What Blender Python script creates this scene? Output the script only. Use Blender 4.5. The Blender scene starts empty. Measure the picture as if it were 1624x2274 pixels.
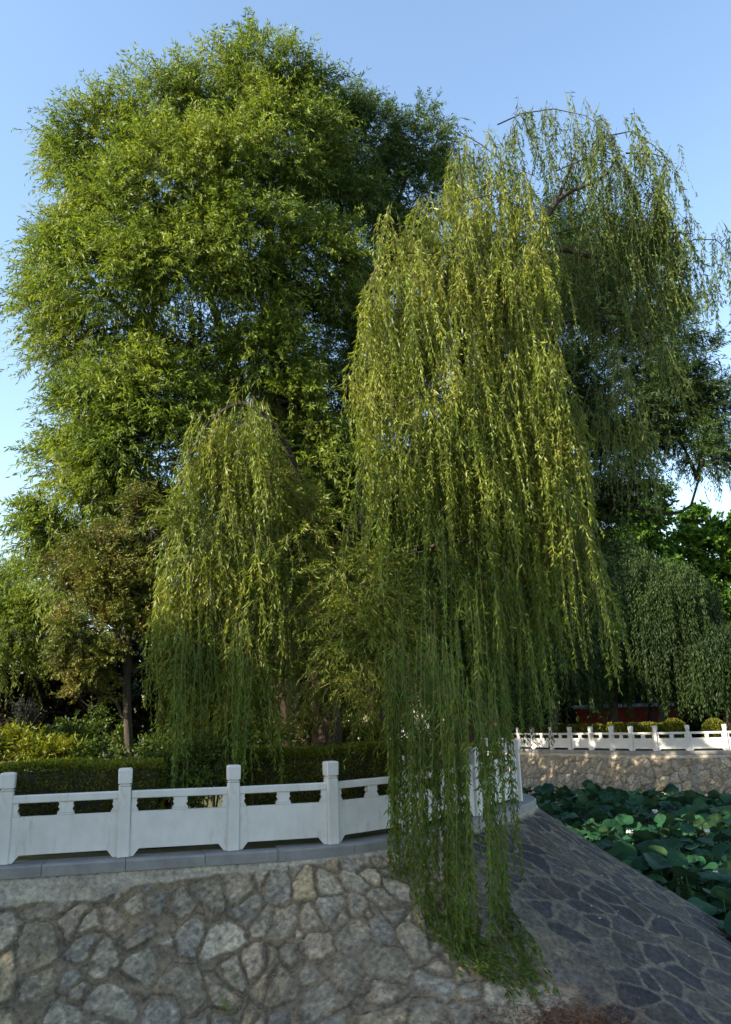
import bpy, math, numpy as np
from mathutils import Vector, Matrix, geometry
R_ = math.radians
scene = bpy.context.scene
col = scene.collection
rng = np.random.default_rng(7)

# ------------------------------------------------------------------ camera
F, CX, CY = 1800., 812., 1137.                  # camera constants of a 1624 x 2274 picture
EYE = np.array([0, 0, 1.75])
pitch = math.atan2(1604 - CY, F); roll = 0.028
fw = np.array([0, math.cos(pitch), math.sin(pitch)])
up0 = np.array([0, -math.sin(pitch), math.cos(pitch)]); rt0 = np.array([1., 0, 0])
cR = rt0 * math.cos(roll) - up0 * math.sin(roll)
cU = up0 * math.cos(roll) + rt0 * math.sin(roll)
cam = bpy.data.cameras.new('camera'); camo = bpy.data.objects.new('camera', cam); col.objects.link(camo)
m = Matrix.Identity(4)
for i in range(3):
    m[i][0] = cR[i]; m[i][1] = cU[i]; m[i][2] = -fw[i]; m[i][3] = EYE[i]
camo.matrix_world = m
cam.sensor_fit = 'VERTICAL'; cam.sensor_height = 36; cam.lens = 36 * F / 2274
cam.clip_start = .05; cam.clip_end = 3000
scene.camera = camo

def W(px, py, d):
    v = fw * F + cR * (px - CX) + cU * (CY - py)
    return EYE + v * (d / v[1])
def PX(p):
    v = np.asarray(p, float) - EYE; z = v @ fw
    return CX + F * (v @ cR) / z, CY - F * (v @ cU) / z

# ------------------------------------------------------------------ light
SUN_AZ = (-.91, -.41); SUN_EL = R_(29)
world = bpy.data.worlds.new('World'); scene.world = world; world.use_nodes = True
nt = world.node_tree; bg = nt.nodes['Background']
sky = nt.nodes.new('ShaderNodeTexSky'); sky.sky_type = 'NISHITA'; sky.sun_disc = False
sky.sun_elevation = SUN_EL; sky.sun_rotation = math.atan2(SUN_AZ[0], SUN_AZ[1])
sky.air_density = 1.35; sky.dust_density = 1.0; sky.ozone_density = 1.9
nt.links.new(sky.outputs[0], bg.inputs[0]); bg.inputs[1].default_value = .125
sl = bpy.data.lights.new('sun', 'SUN'); sl.energy = 5.0; sl.angle = R_(.55); sl.color = (1, .9, .74)
so = bpy.data.objects.new('sun', sl); col.objects.link(so)
sd = Vector((SUN_AZ[0], SUN_AZ[1], 0)).normalized() * math.cos(SUN_EL) + Vector((0, 0, math.sin(SUN_EL)))
so.rotation_euler = sd.to_track_quat('Z', 'Y').to_euler()
scene.view_settings.view_transform = 'Standard'; scene.view_settings.look = 'None'
scene.view_settings.exposure = 1.5; scene.view_settings.gamma = 1
scene.render.engine = 'CYCLES'
scene.cycles.max_bounces = 5; scene.cycles.diffuse_bounces = 3; scene.cycles.glossy_bounces = 2
scene.cycles.transmission_bounces = 3; scene.cycles.transparent_max_bounces = 4

# ------------------------------------------------------------------ helpers
def tag(o, label=None, cat=None, group=None, kind=None):
    if label: o['label'] = label
    if cat: o['category'] = cat
    if group: o['group'] = group
    if kind: o['kind'] = kind
    return o
def empty(name, loc=(0, 0, 0)):
    o = bpy.data.objects.new(name, None); o.location = loc; o.empty_display_size = .3; col.objects.link(o); return o

class MB:
    """collects arrays of polygons and links them as one mesh object"""
    def __init__(s): s.v = []; s.f = []; s.n = 0
    def add(s, v, f, mi=0):
        v = np.asarray(v, float).reshape(-1, 3); f = np.asarray(f, int)
        s.v.append(v); s.f.append((f + s.n, mi)); s.n += len(v)
    def poly(s, v, mi=0): s.add(v, [list(range(len(v)))], mi)
    def box(s, c, h, ax=None, mi=0):
        ax = np.eye(3) if ax is None else np.asarray(ax)
        q = np.array([[x, y, z] for z in (-1, 1) for y in (-1, 1) for x in (-1, 1)]) * np.asarray(h)
        s.add(np.asarray(c) + q @ ax, [[0, 2, 3, 1], [4, 5, 7, 6], [0, 1, 5, 4], [2, 6, 7, 3], [0, 4, 6, 2], [1, 3, 7, 5]], mi)
    def prism(s, outline, o, ax, ay, az, th, mi=0):
        """outline in (ax, az), extruded +-th along ay"""
        p = np.asarray(outline, float); n = len(p)
        a = o + p[:, :1] * ax + p[:, 1:] * az
        s.add(np.vstack([a - ay * th, a + ay * th]), np.zeros((0, 4), int), mi)
        b = s.n - 2 * n
        s.f.append((np.array([[b + i for i in range(n)]]), mi)); s.f.append((np.array([[b + n + i for i in range(n)][::-1]]), mi))
        s.f.append((np.array([[b + i, b + n + i, b + n + (i + 1) % n, b + (i + 1) % n] for i in range(n)]), mi))
    def build(s, name, mats, parent=None, smooth=False, attrs=None):
        me = bpy.data.meshes.new(name); v = np.vstack(s.v) if s.v else np.zeros((0, 3))
        if parent is not None: v = v - np.array(parent['_o'] if '_o' in parent.keys() else (0, 0, 0))
        me.vertices.add(len(v)); me.vertices.foreach_set('co', v.astype(np.float32).ravel())
        fs = [(f, mi) for f, mi in s.f if len(f)]
        loops = np.concatenate([f.ravel() for f, _ in fs]); tot = np.concatenate([np.full(len(f), f.shape[1]) for f, _ in fs])
        mis = np.concatenate([np.full(len(f), mi) for f, mi in fs])
        st = np.concatenate([[0], np.cumsum(tot)[:-1]])
        me.loops.add(len(loops)); me.loops.foreach_set('vertex_index', loops.astype(np.int32))
        me.polygons.add(len(tot)); me.polygons.foreach_set('loop_start', st.astype(np.int32))
        try: me.polygons.foreach_set('loop_total', tot.astype(np.int32))
        except Exception: pass
        me.polygons.foreach_set('material_index', mis.astype(np.int32))
        me.polygons.foreach_set('use_smooth', np.full(len(tot), smooth))
        for mt in (mats if isinstance(mats, (list, tuple)) else [mats]): me.materials.append(mt)
        me.update(calc_edges=True)
        for k, a in (attrs or {}).items():
            a = np.asarray(a, np.float32)
            if a.ndim == 1:
                at = me.attributes.new(k, 'FLOAT', 'POINT'); at.data.foreach_set('value', a)
            else:
                at = me.attributes.new(k, 'FLOAT_COLOR', 'POINT'); at.data.foreach_set('color', a.ravel())
        o = bpy.data.objects.new(name, me); col.objects.link(o)
        if parent is not None: o.parent = parent
        return o
def root(name, loc, label, cat, group=None):
    o = empty(name, loc); o['_o'] = tuple(float(x) for x in loc); tag(o, label, cat, group); return o

def nrm(a): return a / np.maximum(np.linalg.norm(a, axis=-1, keepdims=True), 1e-9)
def tube(mb, pts, rad, sides=6, mi=0):
    pts = np.asarray(pts, float); n = len(pts); rad = np.broadcast_to(rad, n)
    t = nrm(np.gradient(pts, axis=0)); ref = np.array([.31, .95, .05]) if abs(t[0] @ np.array([.31, .95, .05])) < .9 else np.array([1., 0, 0])
    a = nrm(np.cross(t, ref)); b = np.cross(t, a)
    th = np.linspace(0, 2 * math.pi, sides, endpoint=False)
    v = pts[:, None] + rad[:, None, None] * (np.cos(th)[None, :, None] * a[:, None] + np.sin(th)[None, :, None] * b[:, None])
    i = np.arange(n - 1)[:, None] * sides; j = np.arange(sides)[None]; k = (j + 1) % sides
    f = np.stack([i + j, i + k, i + sides + k, i + sides + j], -1).reshape(-1, 4)
    mb.add(v.reshape(-1, 3), f, mi)
def bez(a, b, c, n=8):
    t = np.linspace(0, 1, n)[:, None]; a, b, c = map(np.asarray, (a, b, c))
    return (1 - t) ** 2 * a + 2 * t * (1 - t) * b + t * t * c
def leaves(mb, P, D, L, Wd, mi=0, fold=.25, bend=.12):
    """rhombic leaf blades: P base, D direction"""
    N = len(P); L = np.broadcast_to(L, N)[:, None]; Wd = np.broadcast_to(Wd, N)[:, None]
    D = nrm(D); r = nrm(rng.normal(size=(N, 3))); A = nrm(np.cross(D, r)); B = np.cross(D, A)
    mid = P + D * L * .42
    v = np.stack([P, mid + A * Wd * .5 + B * Wd * fold, P + D * L + B * L * bend, mid - A * Wd * .5 + B * Wd * fold], 1)
    mb.add(v.reshape(-1, 3), np.arange(4 * N).reshape(-1, 4), mi)

def hash2(ix, iy, s=0):
    h = (ix.astype(np.int64) * 374761393 + iy.astype(np.int64) * 668265263 + s * 1442695041) & 0xffffffff
    h = ((h ^ (h >> 13)) * 1274126177) & 0xffffffff
    return ((h ^ (h >> 16)) & 0xffff) / 65535.
def vnoise(x, y, s=0):
    ix = np.floor(x); iy = np.floor(y); fx = x - ix; fy = y - iy; fx = fx * fx * (3 - 2 * fx); fy = fy * fy * (3 - 2 * fy)
    a = hash2(ix, iy, s); b = hash2(ix + 1, iy, s); c = hash2(ix, iy + 1, s); d = hash2(ix + 1, iy + 1, s)
    return (a + (b - a) * fx) * (1 - fy) + (c + (d - c) * fx) * fy
def fbm(x, y, s=0, o=4):
    r = 0; am = .5
    for k in range(o): r = r + am * vnoise(x * 2 ** k, y * 2 ** k, s + k); am *= .5
    return r
def sstep(a, b, x): t = np.clip((x - a) / (b - a), 0, 1); return t * t * (3 - 2 * t)

# ------------------------------------------------------------------ materials
def mat(name):
    mt = bpy.data.materials.new(name); mt.use_nodes = True; n = mt.node_tree
    return mt, n, n.nodes['Principled BSDF'], n.nodes['Material Output']
def ramp(n, stops):
    r = n.nodes.new('ShaderNodeValToRGB'); e = r.color_ramp.elements
    while len(e) < len(stops): e.new(.5)
    for x, (p, c) in zip(e, stops): x.position = p; x.color = (*c, 1)
    return r
def noise(n, sc, det=6, rough=.6, co=None):
    t = n.nodes.new('ShaderNodeTexNoise'); t.inputs['Scale'].default_value = sc; t.inputs['Detail'].default_value = det
    t.inputs['Roughness'].default_value = rough
    c = n.nodes.new('ShaderNodeTexCoord'); n.links.new(co or c.outputs['Object'], t.inputs['Vector']); return t
def leaf_mat(name, cols, trans=.35, rough=.5, spec=.2, big=.6):
    """leaf colour varies from blade to blade and from bough to bough"""
    mt, n, b, out = mat(name); g = n.nodes.new('ShaderNodeNewGeometry')
    no = noise(n, big, 2); mx = n.nodes.new('ShaderNodeMath'); mx.operation = 'MULTIPLY_ADD'
    n.links.new(g.outputs['Random Per Island'], mx.inputs[0]); mx.inputs[1].default_value = .6
    mm = n.nodes.new('ShaderNodeMath'); mm.operation = 'MULTIPLY_ADD'; n.links.new(no.outputs['Fac'], mm.inputs[0]); mm.inputs[1].default_value = 1.5; mm.inputs[2].default_value = -.52
    n.links.new(mm.outputs[0], mx.inputs[2])
    r = ramp(n, [(i / (len(cols) - 1), c) for i, c in enumerate(cols)]); n.links.new(mx.outputs[0], r.inputs[0])
    n.links.new(r.outputs[0], b.inputs['Base Color']); b.inputs['Roughness'].default_value = rough; b.inputs['Specular IOR Level'].default_value = spec
    tr = n.nodes.new('ShaderNodeBsdfTranslucent'); hs = n.nodes.new('ShaderNodeHueSaturation'); hs.inputs['Value'].default_value = 1.25; hs.inputs['Hue'].default_value = .49
    hs.inputs['Saturation'].default_value = 1.1
    n.links.new(r.outputs[0], hs.inputs['Color']); n.links.new(hs.outputs[0], tr.inputs[0])
    ms = n.nodes.new('ShaderNodeMixShader'); ms.inputs[0].default_value = trans
    n.links.new(b.outputs[0], ms.inputs[1]); n.links.new(tr.outputs[0], ms.inputs[2]); n.links.new(ms.outputs[0], out.inputs[0])
    return mt
def bark_mat(name, c1, c2, sc=6):
    mt, n, b, out = mat(name); t = noise(n, sc, 8, .7)
    mp = n.nodes.new('ShaderNodeMapping'); mp.inputs['Scale'].default_value = (3, 3, .35)
    tc = n.nodes.new('ShaderNodeTexCoord'); n.links.new(tc.outputs['Object'], mp.inputs[0]); n.links.new(mp.outputs[0], t.inputs['Vector'])
    r = ramp(n, [(.35, c1), (.65, c2)]); n.links.new(t.outputs['Fac'], r.inputs[0]); n.links.new(r.outputs[0], b.inputs['Base Color'])
    bp = n.nodes.new('ShaderNodeBump'); bp.inputs['Strength'].default_value = .9; bp.inputs['Distance'].default_value = .06
    n.links.new(t.outputs['Fac'], bp.inputs['Height']); n.links.new(bp.outputs[0], b.inputs['Normal']); b.inputs['Roughness'].default_value = .9
    return mt
def plain(name, stops, sc=4, rough=.8, bump=.2, dist=.01, det=8):
    mt, n, b, out = mat(name); t = noise(n, sc, det, .65); r = ramp(n, stops); n.links.new(t.outputs['Fac'], r.inputs[0])
    n.links.new(r.outputs[0], b.inputs['Base Color']); b.inputs['Roughness'].default_value = rough
    t2 = noise(n, sc * 9, 6, .7)
    bp = n.nodes.new('ShaderNodeBump'); bp.inputs['Strength'].default_value = bump; bp.inputs['Distance'].default_value = dist
    n.links.new(t2.outputs['Fac'], bp.inputs['Height']); n.links.new(bp.outputs[0], b.inputs['Normal'])
    return mt

M = {}
M['willow'] = leaf_mat('willow_leaf', [(.040, .075, .014), (.090, .142, .020), (.16, .215, .030), (.235, .275, .045)], trans=.38, rough=.5)
M['willow_dark'] = leaf_mat('willow_leaf_dark', [(.014, .034, .009), (.028, .060, .011), (.055, .095, .013)], trans=.25)  # dark willow leaf, shade of the right-hand foliage mixed into its colour
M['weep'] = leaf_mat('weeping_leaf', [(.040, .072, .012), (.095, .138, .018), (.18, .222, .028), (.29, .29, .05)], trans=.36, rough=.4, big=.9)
M['shade_willow'] = leaf_mat('shade_willow_leaf', [(.022, .048, .010), (.050, .092, .014), (.095, .145, .020)], trans=.3, rough=.48)  # darker copy of the willow leaf, crown shade put into the colour
M['shade_weep'] = leaf_mat('shade_weeping_leaf', [(.022, .048, .012), (.046, .085, .018), (.085, .13, .024), (.16, .19, .035)], trans=.3, rough=.45)  # darker copy of the weeping leaf, shade painted into it
M['trail'] = leaf_mat('fresh_willow_leaf', [(.036, .072, .012), (.080, .135, .018), (.155, .215, .027)], trans=.32, rough=.45, big=.9)
M['weep_stem'] = plain('yellow_twig', [(.3, (.09, .08, .022)), (.7, (.22, .18, .05))], sc=8)
M['juniper'] = leaf_mat('juniper_leaf', [(.04, .066, .012), (.085, .115, .018), (.15, .16, .024), (.19, .135, .034)], trans=.2, big=1.4)
M['broad'] = leaf_mat('broad_leaf', [(.022, .060, .009), (.05, .115, .011), (.10, .175, .014)], trans=.3)
M['far_weep'] = leaf_mat('far_willow_leaf', [(.016, .034, .010), (.030, .056, .013), (.055, .088, .017)], trans=.3, big=.25)
M['hedge'] = leaf_mat('hedge_leaf', [(.03, .045, .008), (.07, .085, .010), (.14, .145, .012), (.19, .17, .014)], trans=.25, big=2.)
M['shrub'] = leaf_mat('shrub_leaf', [(.03, .06, .010), (.06, .105, .013), (.11, .155, .018)], trans=.3)
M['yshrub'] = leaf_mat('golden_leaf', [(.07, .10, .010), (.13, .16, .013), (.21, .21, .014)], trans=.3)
M['purple'] = leaf_mat('purple_leaf', [(.012, .010, .010), (.028, .016, .014), (.03, .035, .014)], trans=.12)
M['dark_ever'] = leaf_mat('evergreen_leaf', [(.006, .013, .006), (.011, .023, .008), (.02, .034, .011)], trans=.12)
M['bark'] = bark_mat('willow_bark', (.022, .012, .008), (.075, .040, .024))
M['bark2'] = bark_mat('grey_bark', (.022, .017, .012), (.075, .055, .036), 9)
M['limb'] = bark_mat('dark_limb', (.02, .014, .009), (.06, .042, .026))
M['marble'] = plain('white_stone', [(.25, (.54, .51, .465)), (.6, (.66, .63, .58)), (.85, (.73, .70, .65))], sc=2.2, rough=.55, bump=.12, dist=.004)
_n = M['marble'].node_tree; _b = _n.nodes['Principled BSDF']; _t = noise(_n, 3.2, 7, .7); _mp = _n.nodes.new('ShaderNodeMapping'); _mp.inputs['Scale'].default_value = (2.2, 2.2, .5); _tc = _n.nodes.new('ShaderNodeTexCoord')
_n.links.new(_tc.outputs['Object'], _mp.inputs[0]); _n.links.new(_mp.outputs[0], _t.inputs['Vector']); _r = ramp(_n, [(.28, (.62, .60, .56)), (.42, (.95, .95, .94)), (.6, (1, 1, 1))]); _n.links.new(_t.outputs['Fac'], _r.inputs[0])
_t2 = noise(_n, 26, 5, .75); _r2 = ramp(_n, [(.27, (.55, .54, .5)), (.36, (1, 1, 1))]); _n.links.new(_t2.outputs['Fac'], _r2.inputs[0]); _src = _b.inputs['Base Color'].links[0].from_socket
for _q in (_r, _r2):
    _m = _n.nodes.new('ShaderNodeMix'); _m.data_type = 'RGBA'; _m.blend_type = 'MULTIPLY'; _m.inputs[0].default_value = .75; _n.links.new(_src, _m.inputs[6]); _n.links.new(_q.outputs[0], _m.inputs[7]); _src = _m.outputs[2]
_n.links.new(_src, _b.inputs['Base Color'])
M['kerb'] = plain('kerb_stone', [(.3, (.17, .162, .15)), (.7, (.28, .268, .25))], sc=3, rough=.8, bump=.35, dist=.01)
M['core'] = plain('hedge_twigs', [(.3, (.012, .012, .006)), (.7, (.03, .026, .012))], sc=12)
M['soil'] = plain('soil_grass', [(.3, (.035, .035, .015)), (.5, (.06, .07, .02)), (.75, (.10, .085, .045))], sc=1.2, bump=.6, dist=.05)
M['bankmat'] = plain('bank_mud', [(.3, (.08, .075, .065)), (.7, (.16, .15, .13))], sc=1.5)
M['red'] = plain('red_render', [(.3, (.17, .018, .010)), (.7, (.24, .028, .015))], sc=1.5, rough=.85)
M['tile'] = plain('grey_tile', [(.3, (.10, .10, .10)), (.7, (.17, .17, .165))], sc=4)
M['pale'] = plain('pale_render', [(.3, (.5, .52, .53)), (.7, (.62, .63, .63))], sc=.6)
M['glass'], n_, b_, _ = mat('window_glass'); b_.inputs['Base Color'].default_value = (.03, .04, .05, 1); b_.inputs['Roughness'].default_value = .1
M['string'] = plain('straw_band', [(.3, (.45, .38, .22)), (.7, (.6, .5, .3))], sc=9)
M['dry'] = leaf_mat('dry_grass', [(.10, .04, .02), (.20, .085, .04), (.30, .17, .08)], trans=.15, big=5)
M['dryleaf'] = leaf_mat('fallen_leaf', [(.2, .15, .08), (.4, .34, .2), (.55, .5, .38)], trans=.1, big=3)
M['petal'] = plain('lotus_petal', [(.3, (.72, .74, .66)), (.7, (.8, .82, .74))], sc=6, rough=.6)
# water
M['water'], n_, b_, _ = mat('pond_water'); b_.inputs['Base Color'].default_value = (.012, .02, .012, 1); b_.inputs['Roughness'].default_value = .12
t_ = noise(n_, 3, 3); bp_ = n_.nodes.new('ShaderNodeBump'); bp_.inputs['Strength'].default_value = .15; n_.links.new(t_.outputs['Fac'], bp_.inputs['Height']); n_.links.new(bp_.outputs[0], b_.inputs['Normal'])
# lotus leaf: attribute rad (0 centre .. 1 rim) and ang
def lotus_mat():
    mt, n, b, out = mat('lotus_leaf')
    ra = n.nodes.new('ShaderNodeAttribute'); ra.attribute_name = 'rad'; an = n.nodes.new('ShaderNodeAttribute'); an.attribute_name = 'ang'
    s = n.nodes.new('ShaderNodeMath'); s.operation = 'MULTIPLY'; s.inputs[1].default_value = 18; n.links.new(an.outputs['Fac'], s.inputs[0])
    c = n.nodes.new('ShaderNodeMath'); c.operation = 'COSINE'; n.links.new(s.outputs[0], c.inputs[0])
    v = n.nodes.new('ShaderNodeMapRange'); v.inputs[1].default_value = .9; v.inputs[2].default_value = 1; n.links.new(c.outputs[0], v.inputs[0])
    oi = n.nodes.new('ShaderNodeNewGeometry'); oi2 = n.nodes.new('ShaderNodeObjectInfo')
    ad = n.nodes.new('ShaderNodeMath'); ad.operation = 'ADD'; n.links.new(oi.outputs['Random Per Island'], ad.inputs[0]); n.links.new(oi2.outputs['Random'], ad.inputs[1])
    fr = n.nodes.new('ShaderNodeMath'); fr.operation = 'FRACT'; n.links.new(ad.outputs[0], fr.inputs[0])
    r = ramp(n, [(0, (.006, .034, .013)), (.5, (.011, .054, .020)), (.85, (.019, .076, .025)), (1, (.04, .10, .028))]); n.links.new(fr.outputs[0], r.inputs[0])
    m1 = n.nodes.new('ShaderNodeMix'); m1.data_type = 'RGBA'; m1.inputs[7].default_value = (.03, .085, .04, 1)
    vv = n.nodes.new('ShaderNodeMath'); vv.operation = 'MULTIPLY'; vv.inputs[1].default_value = .45; n.links.new(v.outputs[0], vv.inputs[0])
    n.links.new(vv.outputs[0], m1.inputs[0]); n.links.new(r.outputs[0], m1.inputs[6])
    cc = n.nodes.new('ShaderNodeMapRange'); cc.inputs[1].default_value = .02; cc.inputs[2].default_value = .14; cc.inputs[3].default_value = .7; cc.inputs[4].default_value = 0
    n.links.new(ra.outputs['Fac'], cc.inputs[0])
    m2 = n.nodes.new('ShaderNodeMix'); m2.data_type = 'RGBA'; m2.inputs[7].default_value = (.08, .15, .07, 1)
    n.links.new(cc.outputs[0], m2.inputs[0]); n.links.new(m1.outputs[2], m2.inputs[6])
    bf = n.nodes.new('ShaderNodeMix'); bf.data_type = 'RGBA'; bf.inputs[7].default_value = (.045, .095, .04, 1)
    n.links.new(oi.outputs['Backfacing'], bf.inputs[0]); n.links.new(m2.outputs[2], bf.inputs[6])
    n.links.new(bf.outputs[2], b.inputs['Base Color']); b.inputs['Roughness'].default_value = .6; b.inputs['Specular IOR Level'].default_value = .22
    tr = n.nodes.new('ShaderNodeBsdfTranslucent'); n.links.new(bf.outputs[2], tr.inputs[0]); ms = n.nodes.new('ShaderNodeMixShader'); ms.inputs[0].default_value = .15
    n.links.new(b.outputs[0], ms.inputs[1]); n.links.new(tr.outputs[0], ms.inputs[2]); n.links.new(ms.outputs[0], out.inputs[0])
    return mt
M['lotus'] = lotus_mat()
M['lstem'] = plain('lotus_stalk', [(.3, (.05, .10, .03)), (.7, (.09, .16, .05))], sc=6)
def masonry_mat(name):
    mt, n, b, out = mat(name); a = n.nodes.new('ShaderNodeAttribute'); a.attribute_name = 'stone'
    t = noise(n, 14, 10, .72); t2 = noise(n, 55, 8, .75); t3 = noise(n, 3.1, 6, .7)
    r = ramp(n, [(.30, (.38, .38, .40)), (.5, (1, 1, 1)), (.70, (1.6, 1.52, 1.4))]); n.links.new(t.outputs['Fac'], r.inputs[0])
    r3 = ramp(n, [(.3, (.72, .74, .8)), (.55, (1, 1, 1)), (.75, (1.25, 1.12, .92))]); n.links.new(t3.outputs['Fac'], r3.inputs[0])
    m1 = n.nodes.new('ShaderNodeMix'); m1.data_type = 'RGBA'; m1.blend_type = 'MULTIPLY'; m1.inputs[0].default_value = 1; m1.clamp_result = False
    n.links.new(a.outputs['Color'], m1.inputs[6]); n.links.new(r.outputs[0], m1.inputs[7])
    m2 = n.nodes.new('ShaderNodeMix'); m2.data_type = 'RGBA'; m2.blend_type = 'MULTIPLY'; m2.inputs[0].default_value = 1
    n.links.new(m1.outputs[2], m2.inputs[6]); n.links.new(r3.outputs[0], m2.inputs[7])
    n.links.new(m2.outputs[2], b.inputs['Base Color']); b.inputs['Roughness'].default_value = .85; b.inputs['Specular IOR Level'].default_value = .3
    bp = n.nodes.new('ShaderNodeBump'); bp.inputs['Strength'].default_value = .7; bp.inputs['Distance'].default_value = .012
    n.links.new(t2.outputs['Fac'], bp.inputs['Height'])
    bp2 = n.nodes.new('ShaderNodeBump'); bp2.inputs['Strength'].default_value = .6; bp2.inputs['Distance'].default_value = .03
    n.links.new(t.outputs['Fac'], bp2.inputs['Height']); n.links.new(bp.outputs[0], bp2.inputs['Normal']); n.links.new(bp2.outputs[0], b.inputs['Normal'])
    return mt
M['masonry'] = masonry_mat('rubble_masonry')

# ------------------------------------------------------------------ plan of the banks
def spline(pts, step=.05):
    """Catmull-Rom through pts (n,k), resampled evenly in plan"""
    p = np.asarray(pts, float); p = np.vstack([2 * p[0] - p[1], p, 2 * p[-1] - p[-2]]); o = []
    for i in range(1, len(p) - 2):
        t = np.linspace(0, 1, 40, endpoint=False)[:, None]; a, b, c, d = p[i - 1:i + 3]
        o.append(.5 * (2 * b + (c - a) * t + (2 * a - 5 * b + 4 * c - d) * t * t + (3 * b - a - 3 * c + d) * t ** 3))
    o = np.vstack(o + [p[-2:-1]]); s = np.concatenate([[0], np.cumsum(np.linalg.norm(np.diff(o[:, :2], axis=0), axis=1))])
    ss = np.arange(0, s[-1], step); return np.stack([np.interp(ss, s, o[:, k]) for k in range(o.shape[1])], 1)
def smooth(a, k):
    w = np.hanning(2 * k + 3)[1:-1]; w /= w.sum(); q = np.pad(a, ((k, k), (0, 0)), mode='edge')
    return np.stack([np.convolve(q[:, j], w, 'valid') for j in range(a.shape[1])], 1)

NEAR = [(-5.13, 11.95, .0), (-3.58, 12.33, .0), (-2.1, 12.82, -.02), (-.65, 13.2, -.02), (.58, 14.2, .0), (1.85, 15.6, .06), (2.93, 17.4, .12)]
NEARALL = [(-9.6, 9.3, .0), (-8.15, 10.65, .0), (-6.7, 11.45, .0)] + NEAR
FAR = [(10.07, 47.3), (10.84, 46.1), (11.7, 45.0), (12.43, 43.7), (13.07, 42.5), (13.96, 41.5), (15.3, 40.8), (16.85, 40.2)]
FARALL = [(8.1, 53.2), (8.35, 51.7), (8.75, 50.2), (9.3, 48.7)] + FAR + [(18.4, 39.7), (20., 39.4), (21.6, 39.2), (23.2, 39.1)]

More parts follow.
